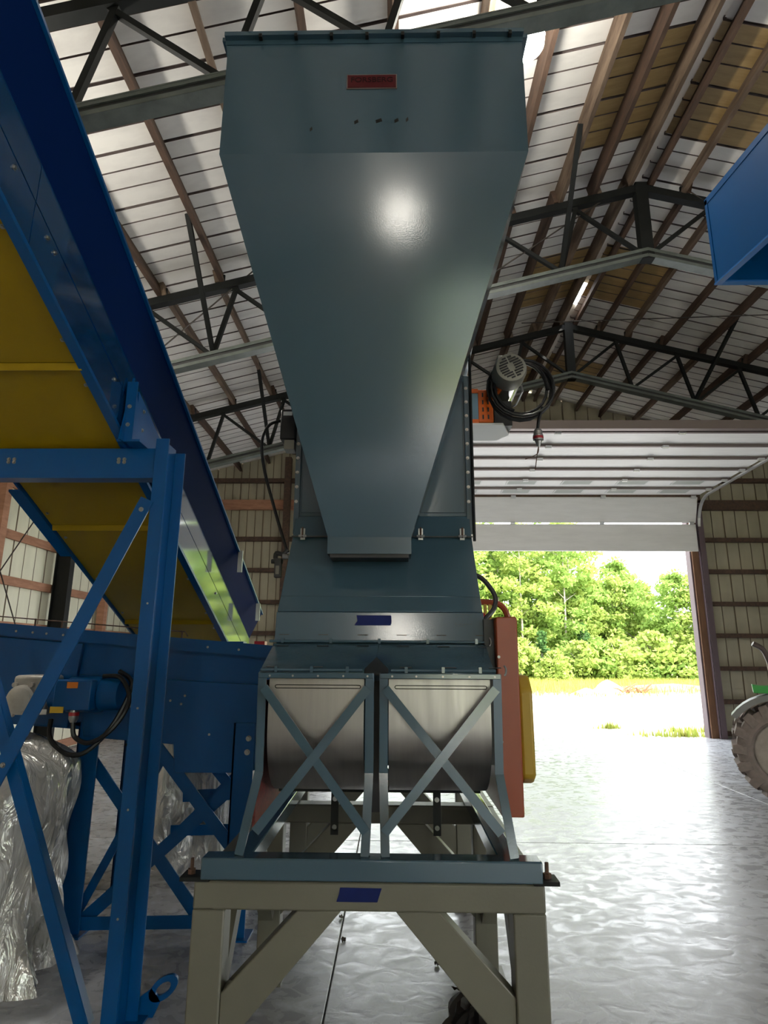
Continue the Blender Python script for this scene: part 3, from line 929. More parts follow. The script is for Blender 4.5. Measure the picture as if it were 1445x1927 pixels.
# hopper
HX0, HX1, SX0, SX1 = -0.853, 0.627, -0.331, 0.073
YT, YS, YBK = 2.45, 2.90, 3.22
def ring(pts): return [Vector(p) for p in pts]
up_b = [(HX0, YT, 3.945), (HX1, YT, 3.945), (HX1, YBK, 3.945), (HX0, YBK, 3.945)]
up_t = [(HX0, YT, 4.64), (HX1, YT, 4.64), (HX1, YBK, 4.64), (HX0, YBK, 4.64)]
lo_b = [(SX0, YS, 2.160), (SX1, YS, 2.160), (SX1, YBK, 2.160), (SX0, YBK, 2.160)]
sp_b = [(SX0, YS, 2.078), (SX1, YS, 2.078), (SX1, YBK, 2.078), (SX0, YBK, 2.078)]
def shell(name, a, b, th=0.006, mt=GP):
    m = MB()
    c = sum((Vector(p) for p in a + b), Vector()) / 8
    def inset(p):
        v = Vector((c.x - p[0], c.y - p[1], 0))
        return (p[0] + math.copysign(th, v.x), p[1] + math.copysign(th, v.y), p[2])
    A, B = [inset(p) for p in a], [inset(p) for p in b]
    m.add(a + b + A + B, [(i, (i + 1) % 4, 4 + (i + 1) % 4, 4 + i) for i in range(4)] + [(8 + i, 12 + i, 12 + (i + 1) % 4, 8 + (i + 1) % 4) for i in range(4)]
          + [(i, 8 + i, 8 + (i + 1) % 4, (i + 1) % 4) for i in range(4)] + [(4 + i, 4 + (i + 1) % 4, 12 + (i + 1) % 4, 12 + i) for i in range(4)])
    return m.build(name, mt, mach, sharp=10)
hu = shell('hopper_upper', up_b, up_t)
hl = shell('hopper_taper', lo_b, up_b)
spt = shell('hopper_spout', sp_b, lo_b)
MB().box(SX0 + 0.012, SX1 - 0.012, YS + 0.012, YBK - 0.01, 2.062, 2.085).build('slide_gate', M['black_paint'], spt)
# bolted rim with a flared corner
rm = MB()
rm.box(HX0 - 0.012, HX1 + 0.004, YT - 0.030, YT, 4.628, 4.652)
rm.box(HX0 - 0.012, HX1 + 0.004, YT - 0.004, YT, 4.600, 4.630)
rm.box(HX0 - 0.030, HX0, YT, YBK, 4.628, 4.652)
rm.box(HX1, HX1 + 0.030, YT, YBK, 4.628, 4.652)
rm.prism([(HX0 - 0.012, 4.63), (HX0, 4.63), (HX0, 4.53)], YT - 0.002, YT + 0.02, 'y')
rim = rm.build('hopper_rim', GP, mach)
for k in range(8):
    x = HX0 + 0.17 + k * 0.178
    MB().box(x - 0.008, x + 0.008, YT - 0.034, YT - 0.012, 4.612, 4.634).build('rim_clip', M['dark_steel'], rim)
for x in (HX0 + 0.05, HX1 - 0.10):
    MB().beam((x, YBK - 0.02, 3.95), (HL + 0.04 if x < 0 else HR - 0.04, 3.50, 3.14), 0.05, 0.05).build('hopper_bracket', GP, mach)
# name plate
npl = MB().box(-0.247, 0.001, YT - 0.004, YT - 0.001, 4.318, 4.404).build('name_plate', M['plate_edge'], mach, 'maroon name plate')
MB().box(-0.242, -0.004, YT - 0.0055, YT - 0.0035, 4.323, 4.399).build('plate_face', M['maroon'], npl)
fc = bpy.data.curves.new('lettering', 'FONT')
fc.body = 'FORSBERG'
fc.size = 0.052
fc.align_x = 'CENTER'
fc.extrude = 0.0006
fo = bpy.data.objects.new('tmp_text', fc)
col.objects.link(fo)
tm = bpy.data.meshes.new_from_object(fo.evaluated_get(bpy.context.evaluated_depsgraph_get()))
bpy.data.objects.remove(fo)
tm.materials.clear()
tm.materials.append(M['ink'])
xsz = max(v.co.x for v in tm.vertices) - min(v.co.x for v in tm.vertices)
lt = place('lettering', tm, (-0.123, YT - 0.0062, 4.356), npl, (R(90), 0, 0), (0.205 / xsz, 0.8, 1))
lt.parent = npl
lt.location = Vector((-0.123, YT - 0.0062, 4.356)) - LOC[mach]
# faint scuffs under the plate
for x, z, w in ((-0.205, 4.11, 0.02), (-0.10, 4.115, 0.03), (-0.01, 4.115, 0.02), (0.045, 4.12, 0.012), (-0.42, 4.07, 0.012)):
    MB().plate([(x, YT - 0.0008, z), (x + w, YT - 0.0008, z + 0.012), (x + w * 0.8, YT - 0.0008, z + 0.03), (x - w * 0.1, YT - 0.0008, z + 0.018)], (0, 0.0006, 0)).build('scuff', M['dark_steel'], hu)

# drive guards at the right
og = MB().prism([(0.440, 0.955), (0.532, 0.955), (0.535, 1.765), (0.528, 1.775), (0.440, 1.772)], 2.75, 3.62, 'y').build('belt_guard', M['orange'], mach, 'orange-red belt guard', bevel=0.006)
bolts(og, [(0.449, 2.75, 1.60), (0.449, 2.75, 1.25)], s=0.5)
MB().box(0.395, 0.439, 2.80, 3.5, 1.15, 1.765).build('drive_plate', M['black_paint'], mach, 'black drive housing')
MB().prism([(2.80, 1.10), (2.85, 1.07), (3.45, 1.07), (3.50, 1.10), (3.50, 1.46), (3.40, 1.52), (2.86, 1.52), (2.80, 1.46)], 0.537, 0.60, 'x').build('pulley_guard', M['mustard'], mach, 'mustard-yellow pulley guard', bevel=0.015)
# guard rail loop above the guard, grey cable
lp = catmull([(0.30, 3.3, 1.885), (0.48, 3.3, 1.885), (0.555, 3.3, 1.87), (0.59, 3.3, 1.82), (0.592, 3.3, 1.765)], 6)
MB().tube(lp, 0.016, 8).build('guard_handle', M['orange'], mach)
for x in (0.475, 0.50):
    MB().box(x - 0.008, x + 0.008, 3.29, 3.31, 1.76, 1.88).build('handle_post', M['mustard'], mach)
MB().lathe((0.44, 3.28, 1.80), (0, -1, 0), [(0, 0.03), (0.05, 0.03), (0.06, 0.02)], 14).build('red_cap', M['red'], mach)
MB().tube(catmull([(0.36, 3.12, 2.02), (0.43, 3.08, 1.985), (0.487, 3.05, 1.90), (0.478, 3.02, 1.83), (0.43, 3.0, 1.775), (0.40, 3.0, 1.72)], 8), 0.012, 8).build('power_cable', M['cable_grey'], mach)
for x, z in ((0.415, 1.665), (0.418, 1.548)):
    r2 = MB()
    r2.tube([(x + 0.008 * math.sin(t), 2.79 if z > 1.6 else 2.45, z + 0.018 * math.cos(t)) for t in [math.pi * k / 6 for k in range(7)]], 0.004, 6)
    r2.build('hinge_ring', M['zinc'], mach)

# motor with fan cover, coiled cable and orange shaft guard on the housing
mo = MB().lathe((0.615, 3.42, 3.112), (0, -1, 0), [(0, 0.082), (0.30, 0.082)], 28).build('motor', M['motor_steel'], mach, 'polished electric motor')
fcv = MB().lathe((0.615, 3.13, 3.112), (0, -1, 0), [(0, 0.089), (0.085, 0.089), (0.108, 0.080), (0.112, 0.070)], 28).build('fan_cover', M['fan_cover'], mo)
gr = MB()
for k in range(-4, 5):
    for hw in (-1, 1):
        z = 0.0145 * k
        L_ = math.sqrt(max(0.064 ** 2 - z * z, 0))
        a, b = (0.018 if abs(z) < 0.016 else 0.005), L_
        if b - a > 0.006:
            c, s = math.cos(R(25)), math.sin(R(25))
            p = (hw * a, z); q = (hw * b, z)
            rot = lambda v: (0.615 + v[0] * c - v[1] * s, 3.0165, 3.112 + v[0] * s + v[1] * c)
            gr.beam(rot(p), rot(q), 0.0085, 0.004, up=(0, -1, 0))
gr.build('fan_grille', M['black'], mo)
for s in (-1, 1):
    MB().tube([(0.615 + s * 0.075, 3.14, 3.06), (0.615 + s * 0.085, 3.16, 3.035), (0.615 + s * 0.085, 3.34, 3.035), (0.615 + s * 0.07, 3.36, 3.03)], 0.006, 6).build('tie_rod', M['zinc'], mo)
MB().box(0.565, 0.65, 3.14, 3.30, 3.185, 3.245).build('terminal_box', M['fan_cover'], mo, bevel=0.005)
cg = MB().lathe((0.65, 3.18, 3.21), (1, 0, 0.05), [(0, 0.024), (0.02, 0.024), (0.02, 0.03), (0.05, 0.03)], 12).build('cable_gland', M['zinc'], mo)
MB().lathe((0.675, 3.18, 3.2115), (1, 0, 0.05), [(0, 0.0305), (0.012, 0.0305)], 12).build('gland_band', M['red'], cg)
MB().box(0.47, 0.555, 3.28, 3.45, 2.90, 3.10).build('shaft_guard', M['orange_bright'], mach, 'bright orange slotted shaft guard', bevel=0.004)
for k in range(4):
    for xx in (0.492, 0.522):
        MB().box(xx, xx + 0.008, 3.2775, 3.281, 2.92 + 0.045 * k, 2.945 + 0.045 * k).build('guard_slot', M['black_paint'], mach)
MB().box(0.414, 0.468, 3.27, 3.44, 2.91, 3.09).build('bearing_block', mat('pale_blue_paint', (0.16, 0.27, 0.36), 0.4), mach)
for z in (2.90, 3.085):
    MB().box(0.414, 0.468, 3.262, 3.448, z - 0.012, z + 0.012).build('guard_edge', M['orange_bright'], mach)
MB().plate([(0.414, 3.24, 2.868), (0.60, 3.24, 2.868), (0.66, 3.40, 2.868), (0.60, 3.50, 2.868), (0.414, 3.50, 2.868)], (0, 0, 0.012)).build('motor_plate', M['white_plastic'], mach)
MB().box(0.56, 0.66, 3.28, 3.42, 2.88, 3.03).build('motor_foot', M['black_paint'], mach)
rr = random.Random(5)
cpts = []
for k in range(4 * 20 + 6):
    t = 2 * math.pi * k / 20 + 1.9
    turn = k / 20
    rad = 0.150 + 0.012 * math.sin(turn * 2.3) + 0.006 * turn
    cpts.append((0.690 + 0.012 * math.sin(turn * 3) + rad * math.cos(-t), 3.12 + 0.014 * turn, 3.045 + rad * 1.0 * math.sin(-t)))
coil = MB().tube(cpts, 0.0085, 8).build('cable_coil', M['black'], mach, 'coiled black cable')
MB().tube(catmull([(0.69, 3.18, 3.21), (0.75, 3.16, 3.20), (0.81, 3.14, 3.13), (0.835, 3.13, 3.03)], 6), 0.010, 8).build('cable_lead', M['black'], coil)
MB().tube(catmull([(0.80, 3.14, 2.93), (0.775, 3.13, 2.86), (0.765, 3.13, 2.80)], 5), 0.009, 8).build('cable_tail', M['black'], coil)
cn = MB().lathe((0.765, 3.13, 2.80), (0, 0, -1), [(0, 0.016), (0.012, 0.024), (0.03, 0.024), (0.035, 0.028), (0.065, 0.028), (0.07, 0.018), (0.10, 0.008)], 14).build('cable_connector', M['zinc'], coil)
MB().lathe((0.765, 3.13, 2.757), (0, 0, -1), [(0, 0.0285), (0.014, 0.0285)], 14).build('connector_band', M['red'], coil)
for e in ((0.745, 2.60), (0.69, 2.63), (0.74, 2.57)):
    MB().tube(catmull([(0.765, 3.13, 2.705), (0.755, 3.13, 2.66), (e[0], 3.13, e[1])], 5), 0.0025, 5).build('bare_wire', M['rust'], coil)
# black switch box at the left with its hanging hose and air fittings
sb = MB().box(-0.650, -0.562, 3.21, 3.33, 2.775, 2.955).build('switch_box', M['black'], mach, 'black switch box', bevel=0.008)
MB().box(-0.635, -0.585, 3.2085, 3.2105, 2.915, 2.938).build('box_label', M['white_plastic'], sb)
MB().box(-0.625, -0.57, 3.22, 3.30, 2.72, 2.774).build('box_bracket', M['fan_cover'], sb)
MB().tube(catmull([(-0.65, 3.25, 2.90), (-0.715, 3.22, 2.86), (-0.745, 3.20, 2.76), (-0.725, 3.20, 2.60), (-0.66, 3.20, 2.38), (-0.60, 3.20, 2.20), (-0.575, 3.20, 2.13)], 8), 0.0085, 8).build('air_hose', M['black'], mach)
fit = MB().tube(catmull([(-0.575, 3.20, 2.15), (-0.60, 3.20, 2.125), (-0.635, 3.20, 2.13), (-0.64, 3.20, 2.10)], 4), 0.012, 8)
fit.box(-0.640, -0.606, 3.18, 3.22, 2.00, 2.10)
fit.tube([(-0.66, 3.2, 2.085), (-0.60, 3.2, 2.085)], 0.012, 8)
fit.build('air_valve', M['black_paint'], mach)
MB().box(-0.632, -0.614, 3.176, 3.18, 2.015, 2.06).build('valve_label', M['fan_cover'], mach)
MB().lathe((-0.60, 3.19, 2.11), (1, 0, 0), [(0, 0.014), (0.03, 0.014)], 8).build('valve_fitting', M['zinc'], mach)
#####PART4
# ------------------------------------------------------------------ inclined conveyor at the left
BL, BG = M['blue'], M['blue_gloss']
CM = 0.44
def cz(y, off=0.0): return 1.6 + 2.445 - CM * y + off
conv = thing('inclined_conveyor', (-1.8, 5.6, 1.0), 'long inclined conveyor with yellow pans and blue sides rising overhead at the left', 'conveyor')
PXL, PXR = -2.18, -1.46
cuts = [0.20, 1.38, 2.57, 3.75, 4.94, 6.05]
for y0, y1 in zip(cuts[:-1], cuts[1:]):
    m = MB()
    m.plate([(PXL, y0, cz(y0)), (PXR, y0, cz(y0)), (PXR, y1 - 0.004, cz(y1 - 0.004)), (PXL, y1 - 0.004, cz(y1 - 0.004))], (0, 0.004, 0.008))
    m.plate([(PXL, y0 + 0.010, cz(y0) - 0.032), (PXR, y0 + 0.010, cz(y0) - 0.032), (PXR, y0, cz(y0)), (PXL, y0, cz(y0))], (0, 0.006, 0.002))
    p = m.build('pan_panel', M['yellow'], conv)
    pts = []
    for yy in (y0 + 0.12, (y0 + y1) / 2, y1 - 0.12):
        for xx in (PXL + 0.03, PXR - 0.03):
            pts.append((xx, yy, cz(yy) - 0.001))
    bolts(p, pts, rot=(R(66), 0, 0), s=0.8)
def slab_x(x0, x1, y0, y1, lo, hi):
    return MB().prism([(y0, cz(y0, lo)), (y1, cz(y1, lo)), (y1, cz(y1, hi)), (y0, cz(y0, hi))], x0, x1, 'x')
Y0c, Y1c = 0.2, 6.05
# right side: lower lip, web panels, broad top flange with a turned-down edge
slab_x(PXR - 0.012, PXR + 0.035, Y0c, Y1c, -0.022, 0.0).build('lower_lip', BL, conv)
wb = [0.2, 2.05, 3.62, 6.05]
for a, b in zip(wb[:-1], wb[1:]):
    w_ = slab_x(PXR + 0.018, PXR + 0.030, a, b - 0.004, 0.0, 0.20).build('side_web', BG, conv)
    slab_x(PXR + 0.020, PXR + 0.032, a, b - 0.004, 0.203, 0.375).build('upper_web', BG, conv)
    bolts(w_, [(PXR + 0.030, yy, cz(yy, 0.16)) for yy in (a + 0.1, a + 0.16, (a + b) / 2, b - 0.15)], rot=FX, s=0.9)
fl_a, fl_b = (PXR + 0.030, 0.376), (-1.319, 0.616)
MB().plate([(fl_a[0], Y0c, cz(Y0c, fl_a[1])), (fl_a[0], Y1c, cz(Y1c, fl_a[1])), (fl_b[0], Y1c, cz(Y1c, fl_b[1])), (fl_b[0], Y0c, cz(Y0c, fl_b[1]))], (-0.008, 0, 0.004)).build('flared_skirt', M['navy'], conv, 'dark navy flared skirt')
slab_x(-1.322, -1.305, Y0c, Y1c, 0.605, 0.622).build('skirt_edge', BL, conv)
# left side
slab_x(PXL - 0.02, PXL - 0.008, Y0c, Y1c, -0.02, 0.375).build('side_web', BL, conv)
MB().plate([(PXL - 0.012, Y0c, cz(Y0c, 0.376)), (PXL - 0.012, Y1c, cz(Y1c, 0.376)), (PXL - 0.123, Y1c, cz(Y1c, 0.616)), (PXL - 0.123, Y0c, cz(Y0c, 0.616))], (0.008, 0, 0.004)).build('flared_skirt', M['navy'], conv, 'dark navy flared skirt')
slab_x(PXL - 0.095, PXL - 0.020, 3.42, 4.06, -0.012, 0.0).build('splice_plate', BL, conv)
# belt and rollers inside
slab_x(PXL + 0.03, PXR - 0.03, 0.35, 5.9, 0.16, 0.17).build('belt', M['black'], conv)
for yy in (0.35, 5.9):
    MB().lathe((PXL, yy, cz(yy, 0.11)), (1, 0, 0), [(0, 0.07), (PXR - PXL, 0.07)], 20).build('end_roller', M['dark_steel'], conv)
# splice plate and tail bits at the lower end
slab_x(PXR + 0.032, PXR + 0.044, 3.1, 3.62, 0.03, 0.33).build('splice_plate', BL, conv)
bolts(conv, [(PXR + 0.044, yy, cz(yy, o)) for yy in (3.18, 3.54) for o in (0.07, 0.17, 0.28)], rot=FX, s=0.9)
MB().box(-1.318, -1.280, 5.02, 5.035, cz(5.03, 0.44), cz(5.03, 0.62)).build('sensor_plate', M['zinc'], conv)
MB().box(-1.318, -1.280, 5.78, 5.795, cz(5.79, 0.42), cz(5.79, 0.58)).build('skirt_clip', M['zinc'], conv)
MB().box(-1.425, -1.30, 5.30, 5.42, 1.665, 1.715).build('tail_bearing', BL, conv)
MB().box(-1.22, -1.13, 5.36, 5.46, 1.66, 1.72).build('red_reflector', M['red'], conv)
for xx in (PXR - 0.06, PXL + 0.06):
    MB().box(xx - 0.04, xx + 0.04, 5.5, 5.58, 0, cz(5.58) - 0.005).build('tail_leg', BL, conv)
# ------------------------------------------------------------------ trestle that carries it
tr = thing('conveyor_trestle', (-1.7, 3.1, 0), 'blue trestle of angle steel posts and crossed braces under the inclined conveyor', 'trestle')
TY = 3.05
def post(x0, x1, s, top):
    m = MB()
    m.box(x0, x1, TY, TY + 0.010, 0.0, top)
    xe = x1 if s > 0 else x0
    m.box(xe - (0.010 if s > 0 else 0), xe + (0 if s > 0 else 0.010), TY + 0.010, TY + 0.11, 0.0, top - 0.03)
    m.box(*sorted((xe, xe + s * 0.055)), TY + 0.10, TY + 0.11, 0.0, top - 0.05)
    return m.build('post', BL, tr, bevel=0.002)
p1 = post(-1.275, -1.205, 1, 2.72)
p2 = post(-2.36, -2.29, -1, 2.72)
bolts(tr, [(-1.24, TY, z) for z in (0.45, 0.9, 1.35, 1.85)], s=0.45)
b_ = MB().box(-2.36, -1.276, TY + 0.012, TY + 0.022, 2.515, 2.66)
b_.box(-2.36, -1.276, TY + 0.012, TY + 0.10, 2.505, 2.515).box(-2.36, -1.276, TY + 0.012, TY + 0.10, 2.66, 2.668)
b_.build('cross_beam', BL, tr)
bolts(tr, [(x, TY + 0.012, 2.60 + dz) for x in (-2.06, -2.03, -1.47, -1.44) for dz in (-0.008, 0.008)], s=0.8)
def flat(p, q, w, y_, name='brace'):
    m = MB().beam((p[0], y_, p[1]), (q[0], y_, q[1]), w, 0.008, up=(0, -1, 0))
    return m.build(name, BL, tr)
flat((-1.290, 2.385), (-2.30, 0.05), 0.072, TY - 0.005)
flat((-2.30, 2.13), (-1.37, -0.0 + 0.02), 0.058, TY + 0.035)
MB().beam((-2.27, TY + 0.06, 2.13), (-1.34, TY + 0.06, 0.02), 0.008, 0.05, up=(0, -1, 0)).build('brace_leg', BL, tr)
bolts(tr, [(-1.315, TY - 0.009, 2.33), (-1.85, TY - 0.009, 1.09)], s=1.0)
# gusset seat under the conveyor side
gs = MB().prism([(TY - 0.14, 2.668), (TY + 0.10, 2.668), (TY + 0.10, cz(TY + 0.1, 0.16)), (TY - 0.05, cz(TY - 0.05, 0.32))], PXR + 0.046, PXR + 0.056, 'x')
gs.box(PXR + 0.02, PXR + 0.14, TY - 0.10, TY + 0.12, 2.668, 2.680)
gs.box(PXR + 0.046, PXR + 0.10, TY - 0.10, TY - 0.09, 2.68, 3.0)
gs.build('saddle_gusset', BL, tr)
bolts(tr, [(PXR + 0.07, TY - 0.10, z) for z in (2.76, 2.86)], s=0.9)
# lifting lug at the foot
lug = MB()
th = [math.pi * 2 * k / 20 for k in range(20)]
c0 = Vector((-1.062, 3.2, 0.115)); ax = Vector((0.80, 0, 0.60)); ay = Vector((-0.60, 0, 0.80))
outer, inner = [], []
for t in th:
    outer.append(c0 + ax * (0.075 * math.cos(t)) + ay * (0.042 * math.sin(t)))
    inner.append(c0 + ax * (0.040 * math.cos(t)) + ay * (0.020 * math.sin(t)))
n = 20
vs = outer + inner + [p + Vector((0, 0.016, 0)) for p in outer + inner]
fs = []
for i in range(n):
    j = (i + 1) % n
    fs += [(i, j, n + j, n + i), (2 * n + i, 3 * n + i, 3 * n + j, 2 * n + j), (i, 2 * n + i, 2 * n + j, j), (n + i, n + j, 3 * n + j, 3 * n + i)]
lug.add(vs, fs)
lug.prism([(-1.22, 0.0), (-1.10, 0.0), (-1.07, 0.065), (-1.115, 0.115), (-1.22, 0.04)], 3.2, 3.216, 'y')
lug.build('lifting_lug', BL, tr)
MB().box(-1.30, -1.12, TY - 0.02, TY + 0.20, 0.0, 0.010).build('foot_plate', BL, tr)
MB().box(-2.42, -2.25, TY - 0.02, TY + 0.20, 0.0, 0.010).build('foot_plate', BL, tr)

# ------------------------------------------------------------------ blue trough feeder behind the trestle
fe = thing('trough_feeder', (-1.7, 4.4, 0), 'blue trough feeder on crossed legs with a gearmotor, behind the trestle', 'feeder')
SLP = -0.075
def ft(x): return 1.655 + SLP * (x + 0.80)
fx0, fx1, FY0, FY1 = -3.4, -0.62, 4.03, 4.80
MB().prism([(fx0, ft(fx0) - 0.01), (fx1, ft(fx1) - 0.01), (fx1, 0.93), (-0.95, 0.93), (-1.55, ft(-1.55) - 0.60), (fx0, ft(fx0) - 0.62)], FY0, FY0 + 0.02, 'y').build('front_wall', BL, fe)
MB().prism([(fx0, ft(fx0) - 0.01), (fx1, ft(fx1) - 0.01), (fx1, 0.93), (-0.95, 0.93), (-1.55, ft(-1.55) - 0.60), (fx0, ft(fx0) - 0.62)], FY1 - 0.02, FY1, 'y').build('rear_wall', BL, fe)
MB().plate([(fx0, FY0, ft(fx0) - 0.60), (-1.55, FY0, ft(-1.55) - 0.58), (-1.55, FY1, ft(-1.55) - 0.58), (fx0, FY1, ft(fx0) - 0.60)], (0, 0, 0.02)).build('trough_bottom', BL, fe)
# top flange: a turned-out lip, then a recessed band above a proud lower panel
m = MB()
m.plate([(fx0, FY0 - 0.06, ft(fx0)), (fx1, FY0 - 0.06, ft(fx1)), (fx1, FY0 + 0.03, ft(fx1)), (fx0, FY0 + 0.03, ft(fx0))], (0, 0, 0.008))
m.plate([(fx0, FY0 - 0.06, ft(fx0) - 0.07), (fx1, FY0 - 0.06, ft(fx1) - 0.07), (fx1, FY0 - 0.06, ft(fx1)), (fx0, FY0 - 0.06, ft(fx0))], (0, 0.008, 0))
m.build('top_lip', BL, fe)
MB().prism([(-2.02, ft(-2.0) - 0.27), (-0.84, ft(-0.84) - 0.24), (-0.84, 0.93), (-0.90, 0.90), (-1.36, 0.895), (-1.38, 1.06), (-1.95, 1.10)], FY0 - 0.035, FY0 - 0.005, 'y').build('lower_panel', BL, fe, bevel=0.004)
MB().prism([(fx0, ft(fx0) - 0.08), (-2.02, ft(-2.02) - 0.08), (-2.06, ft(-2.06) - 0.60), (fx0, ft(fx0) - 0.58)], FY0 - 0.035, FY0 - 0.005, 'y').build('end_panel', BL, fe, bevel=0.004)
bolts(fe, [(x, FY0 - 0.062, ft(x) - 0.035) for x in (-2.45, -2.34, -2.25, -2.14, -2.03, -1.2, -1.0)], s=0.6)
bolts(fe, [(x, FY0 - 0.037, z) for x, z in ((-1.33, 1.35), (-1.35, 1.30), (-1.16, 1.12), (-1.42, 1.32))], s=0.6)
# a thin wire line on clips along the top
wl = MB().tube([(-3.0, FY0 + 0.02, ft(-3.0) + 0.05), (-1.38, FY0 + 0.02, ft(-1.38) + 0.05), (-1.36, FY0 + 0.02, ft(-1.38) + 0.02)], 0.004, 6).build('pull_wire', M['rust'], fe)
for x in (-2.9, -2.38, -2.2, -1.4):
    MB().tube([(x, FY0 + 0.02, ft(x)), (x, FY0 + 0.02, ft(x) + 0.055)], 0.006, 6).build('wire_post', M['rust'], wl)
def fleg(x0, x1, y0, y1, top):
    MB().box(x0, x1, y0, y0 + 0.01, 0.0, top).box(x0, x0 + 0.01, y0, y1, 0.0, top).build('leg', BL, fe)
fleg(-1.985, -1.85, FY0 - 0.03, FY0 + 0.08, ft(-1.9) - 0.55)
fleg(-1.005, -0.875, FY0 - 0.045, FY0 + 0.08, 1.19)
fleg(-1.985, -1.85, FY1 - 0.1, FY1, ft(-1.9) - 0.55)
fleg(-1.005, -0.875, FY1 - 0.1, FY1, 1.10)
fleg(-3.3, -3.17, FY0 - 0.03, FY0 + 0.08, 1.2)
bolts(fe, [(-0.91, FY0 - 0.045, 1.10), (-0.915, FY0 - 0.045, 1.02)], s=1.4)
def fbr(p, q, y_, w=0.075, name='cross_brace'):
    MB().beam((p[0], y_, p[1]), (q[0], y_, q[1]), w, 0.008, up=(0, -1, 0)).build(name, BL, fe)
yb = FY0 - 0.015
fbr((-1.53, 1.09), (-0.96, 0.45), yb)
fbr((-1.86, 0.06), (-0.95, 0.86), yb + 0.03)
fbr((-1.93, 0.98), (-1.18, 0.10), yb + 0.045)
fbr((-1.90, 0.10), (-1.45, 1.00), yb + 0.06, 0.05)
fbr((-1.90, 0.06), (-0.93, 0.085), yb, 0.07, 'tie_bar')
fbr((-1.62, 0.37), (-0.93, 0.39), FY1 - 0.02, 0.07, 'tie_bar')
fbr((-1.55, 0.60), (-0.93, 0.63), FY1 - 0.02, 0.08, 'tie_bar')
fbr((-1.53, 1.02), (-0.96, 0.42), FY1 - 0.05)
fbr((-1.86, 0.06), (-0.95, 0.95), FY1 - 0.03)
for x in (-1.915, -0.94):
    for y_ in (FY0 - 0.02, FY1 - 0.06):
        MB().box(x - 0.09, x + 0.09, y_ - 0.06, y_ + 0.10, 0, 0.01).build('foot_plate', BL, fe)
# gearmotor
gm = MB().box(-2.31, -2.10, 3.78, 3.98, 1.245, 1.475).build('gearbox', M['alu_cast'], fe, 'grey cast gearbox', bevel=0.02)
MB().lathe((-2.235, 3.78, 1.335), (0, -1, 0), [(0, 0.085), (0.03, 0.085), (0.04, 0.07), (0.045, 0.07), (0.05, 0.062), (0.055, 0.03)], 24).build('shaft_cap', M['alu_cast'], gm)
for k in range(6):
    t = 2 * math.pi * k / 6
    MB().lathe((-2.235 + 0.098 * math.cos(t), 3.78, 1.335 + 0.098 * math.sin(t)), (0, -1, 0), [(0, 0.016), (0.025, 0.016)], 8).build('cap_lug', M['alu_cast'], gm)
MB().box(-2.14, -2.08, 3.776, 3.78, 1.25, 1.28).build('rating_label', M['white_plastic'], gm)
mt_ = MB().lathe((-2.10, 3.88, 1.36), (1, 0, 0), [(0, 0.09), (0.10, 0.09), (0.10, 0.105), (0.30, 0.105), (0.30, 0.095), (0.42, 0.09)], 24).build('drive_motor', BL, fe, 'blue drive motor')
MB().box(-2.02, -1.80, 3.72, 3.80, 1.28, 1.45).build('junction_box', BL, mt_, bevel=0.006)
MB().box(-1.945, -1.88, 3.717, 3.72, 1.405, 1.44).build('warning_sticker', M['warning_orange'], mt_)
MB().box(-2.03, -1.95, 3.717, 3.72, 1.265, 1.30).build('yellow_sticker', M['warning_yellow'], mt_)
MB().lathe((-1.90, 3.75, 1.28), (0, 0, -1), [(0, 0.024), (0.02, 0.028), (0.05, 0.028), (0.07, 0.018)], 12).build('cable_gland', M['zinc'], mt_)
MB().lathe((-1.90, 3.75, 1.268), (0, 0, -1), [(0, 0.03), (0.02, 0.03)], 12).build('gland_band', M['red'], mt_)
MB().tube(catmull([(-1.90, 3.75, 1.21), (-1.88, 3.75, 1.13), (-1.78, 3.74, 1.10), (-1.66, 3.75, 1.18), (-1.60, 3.80, 1.33), (-1.68, 3.84, 1.46), (-1.80, 3.86, 1.47)], 8), 0.014, 8).build('motor_cable', M['black'], fe)
MB().tube(catmull([(-2.06, 3.80, 1.22), (-2.03, 3.76, 1.12), (-1.92, 3.74, 1.04), (-1.80, 3.75, 1.05), (-1.68, 3.80, 1.20), (-1.62, 3.86, 1.42), (-1.72, 3.90, 1.50)], 8), 0.014, 8).build('motor_cable', M['black'], fe)
MB().box(-1.64, -1.46, 3.90, 3.98, 1.06, 1.075).build('dark_bracket', M['dark_steel'], fe)
bolts(fe, [(-1.72, 3.99, 1.35), (-1.66, 3.99, 1.29)], s=1.2)

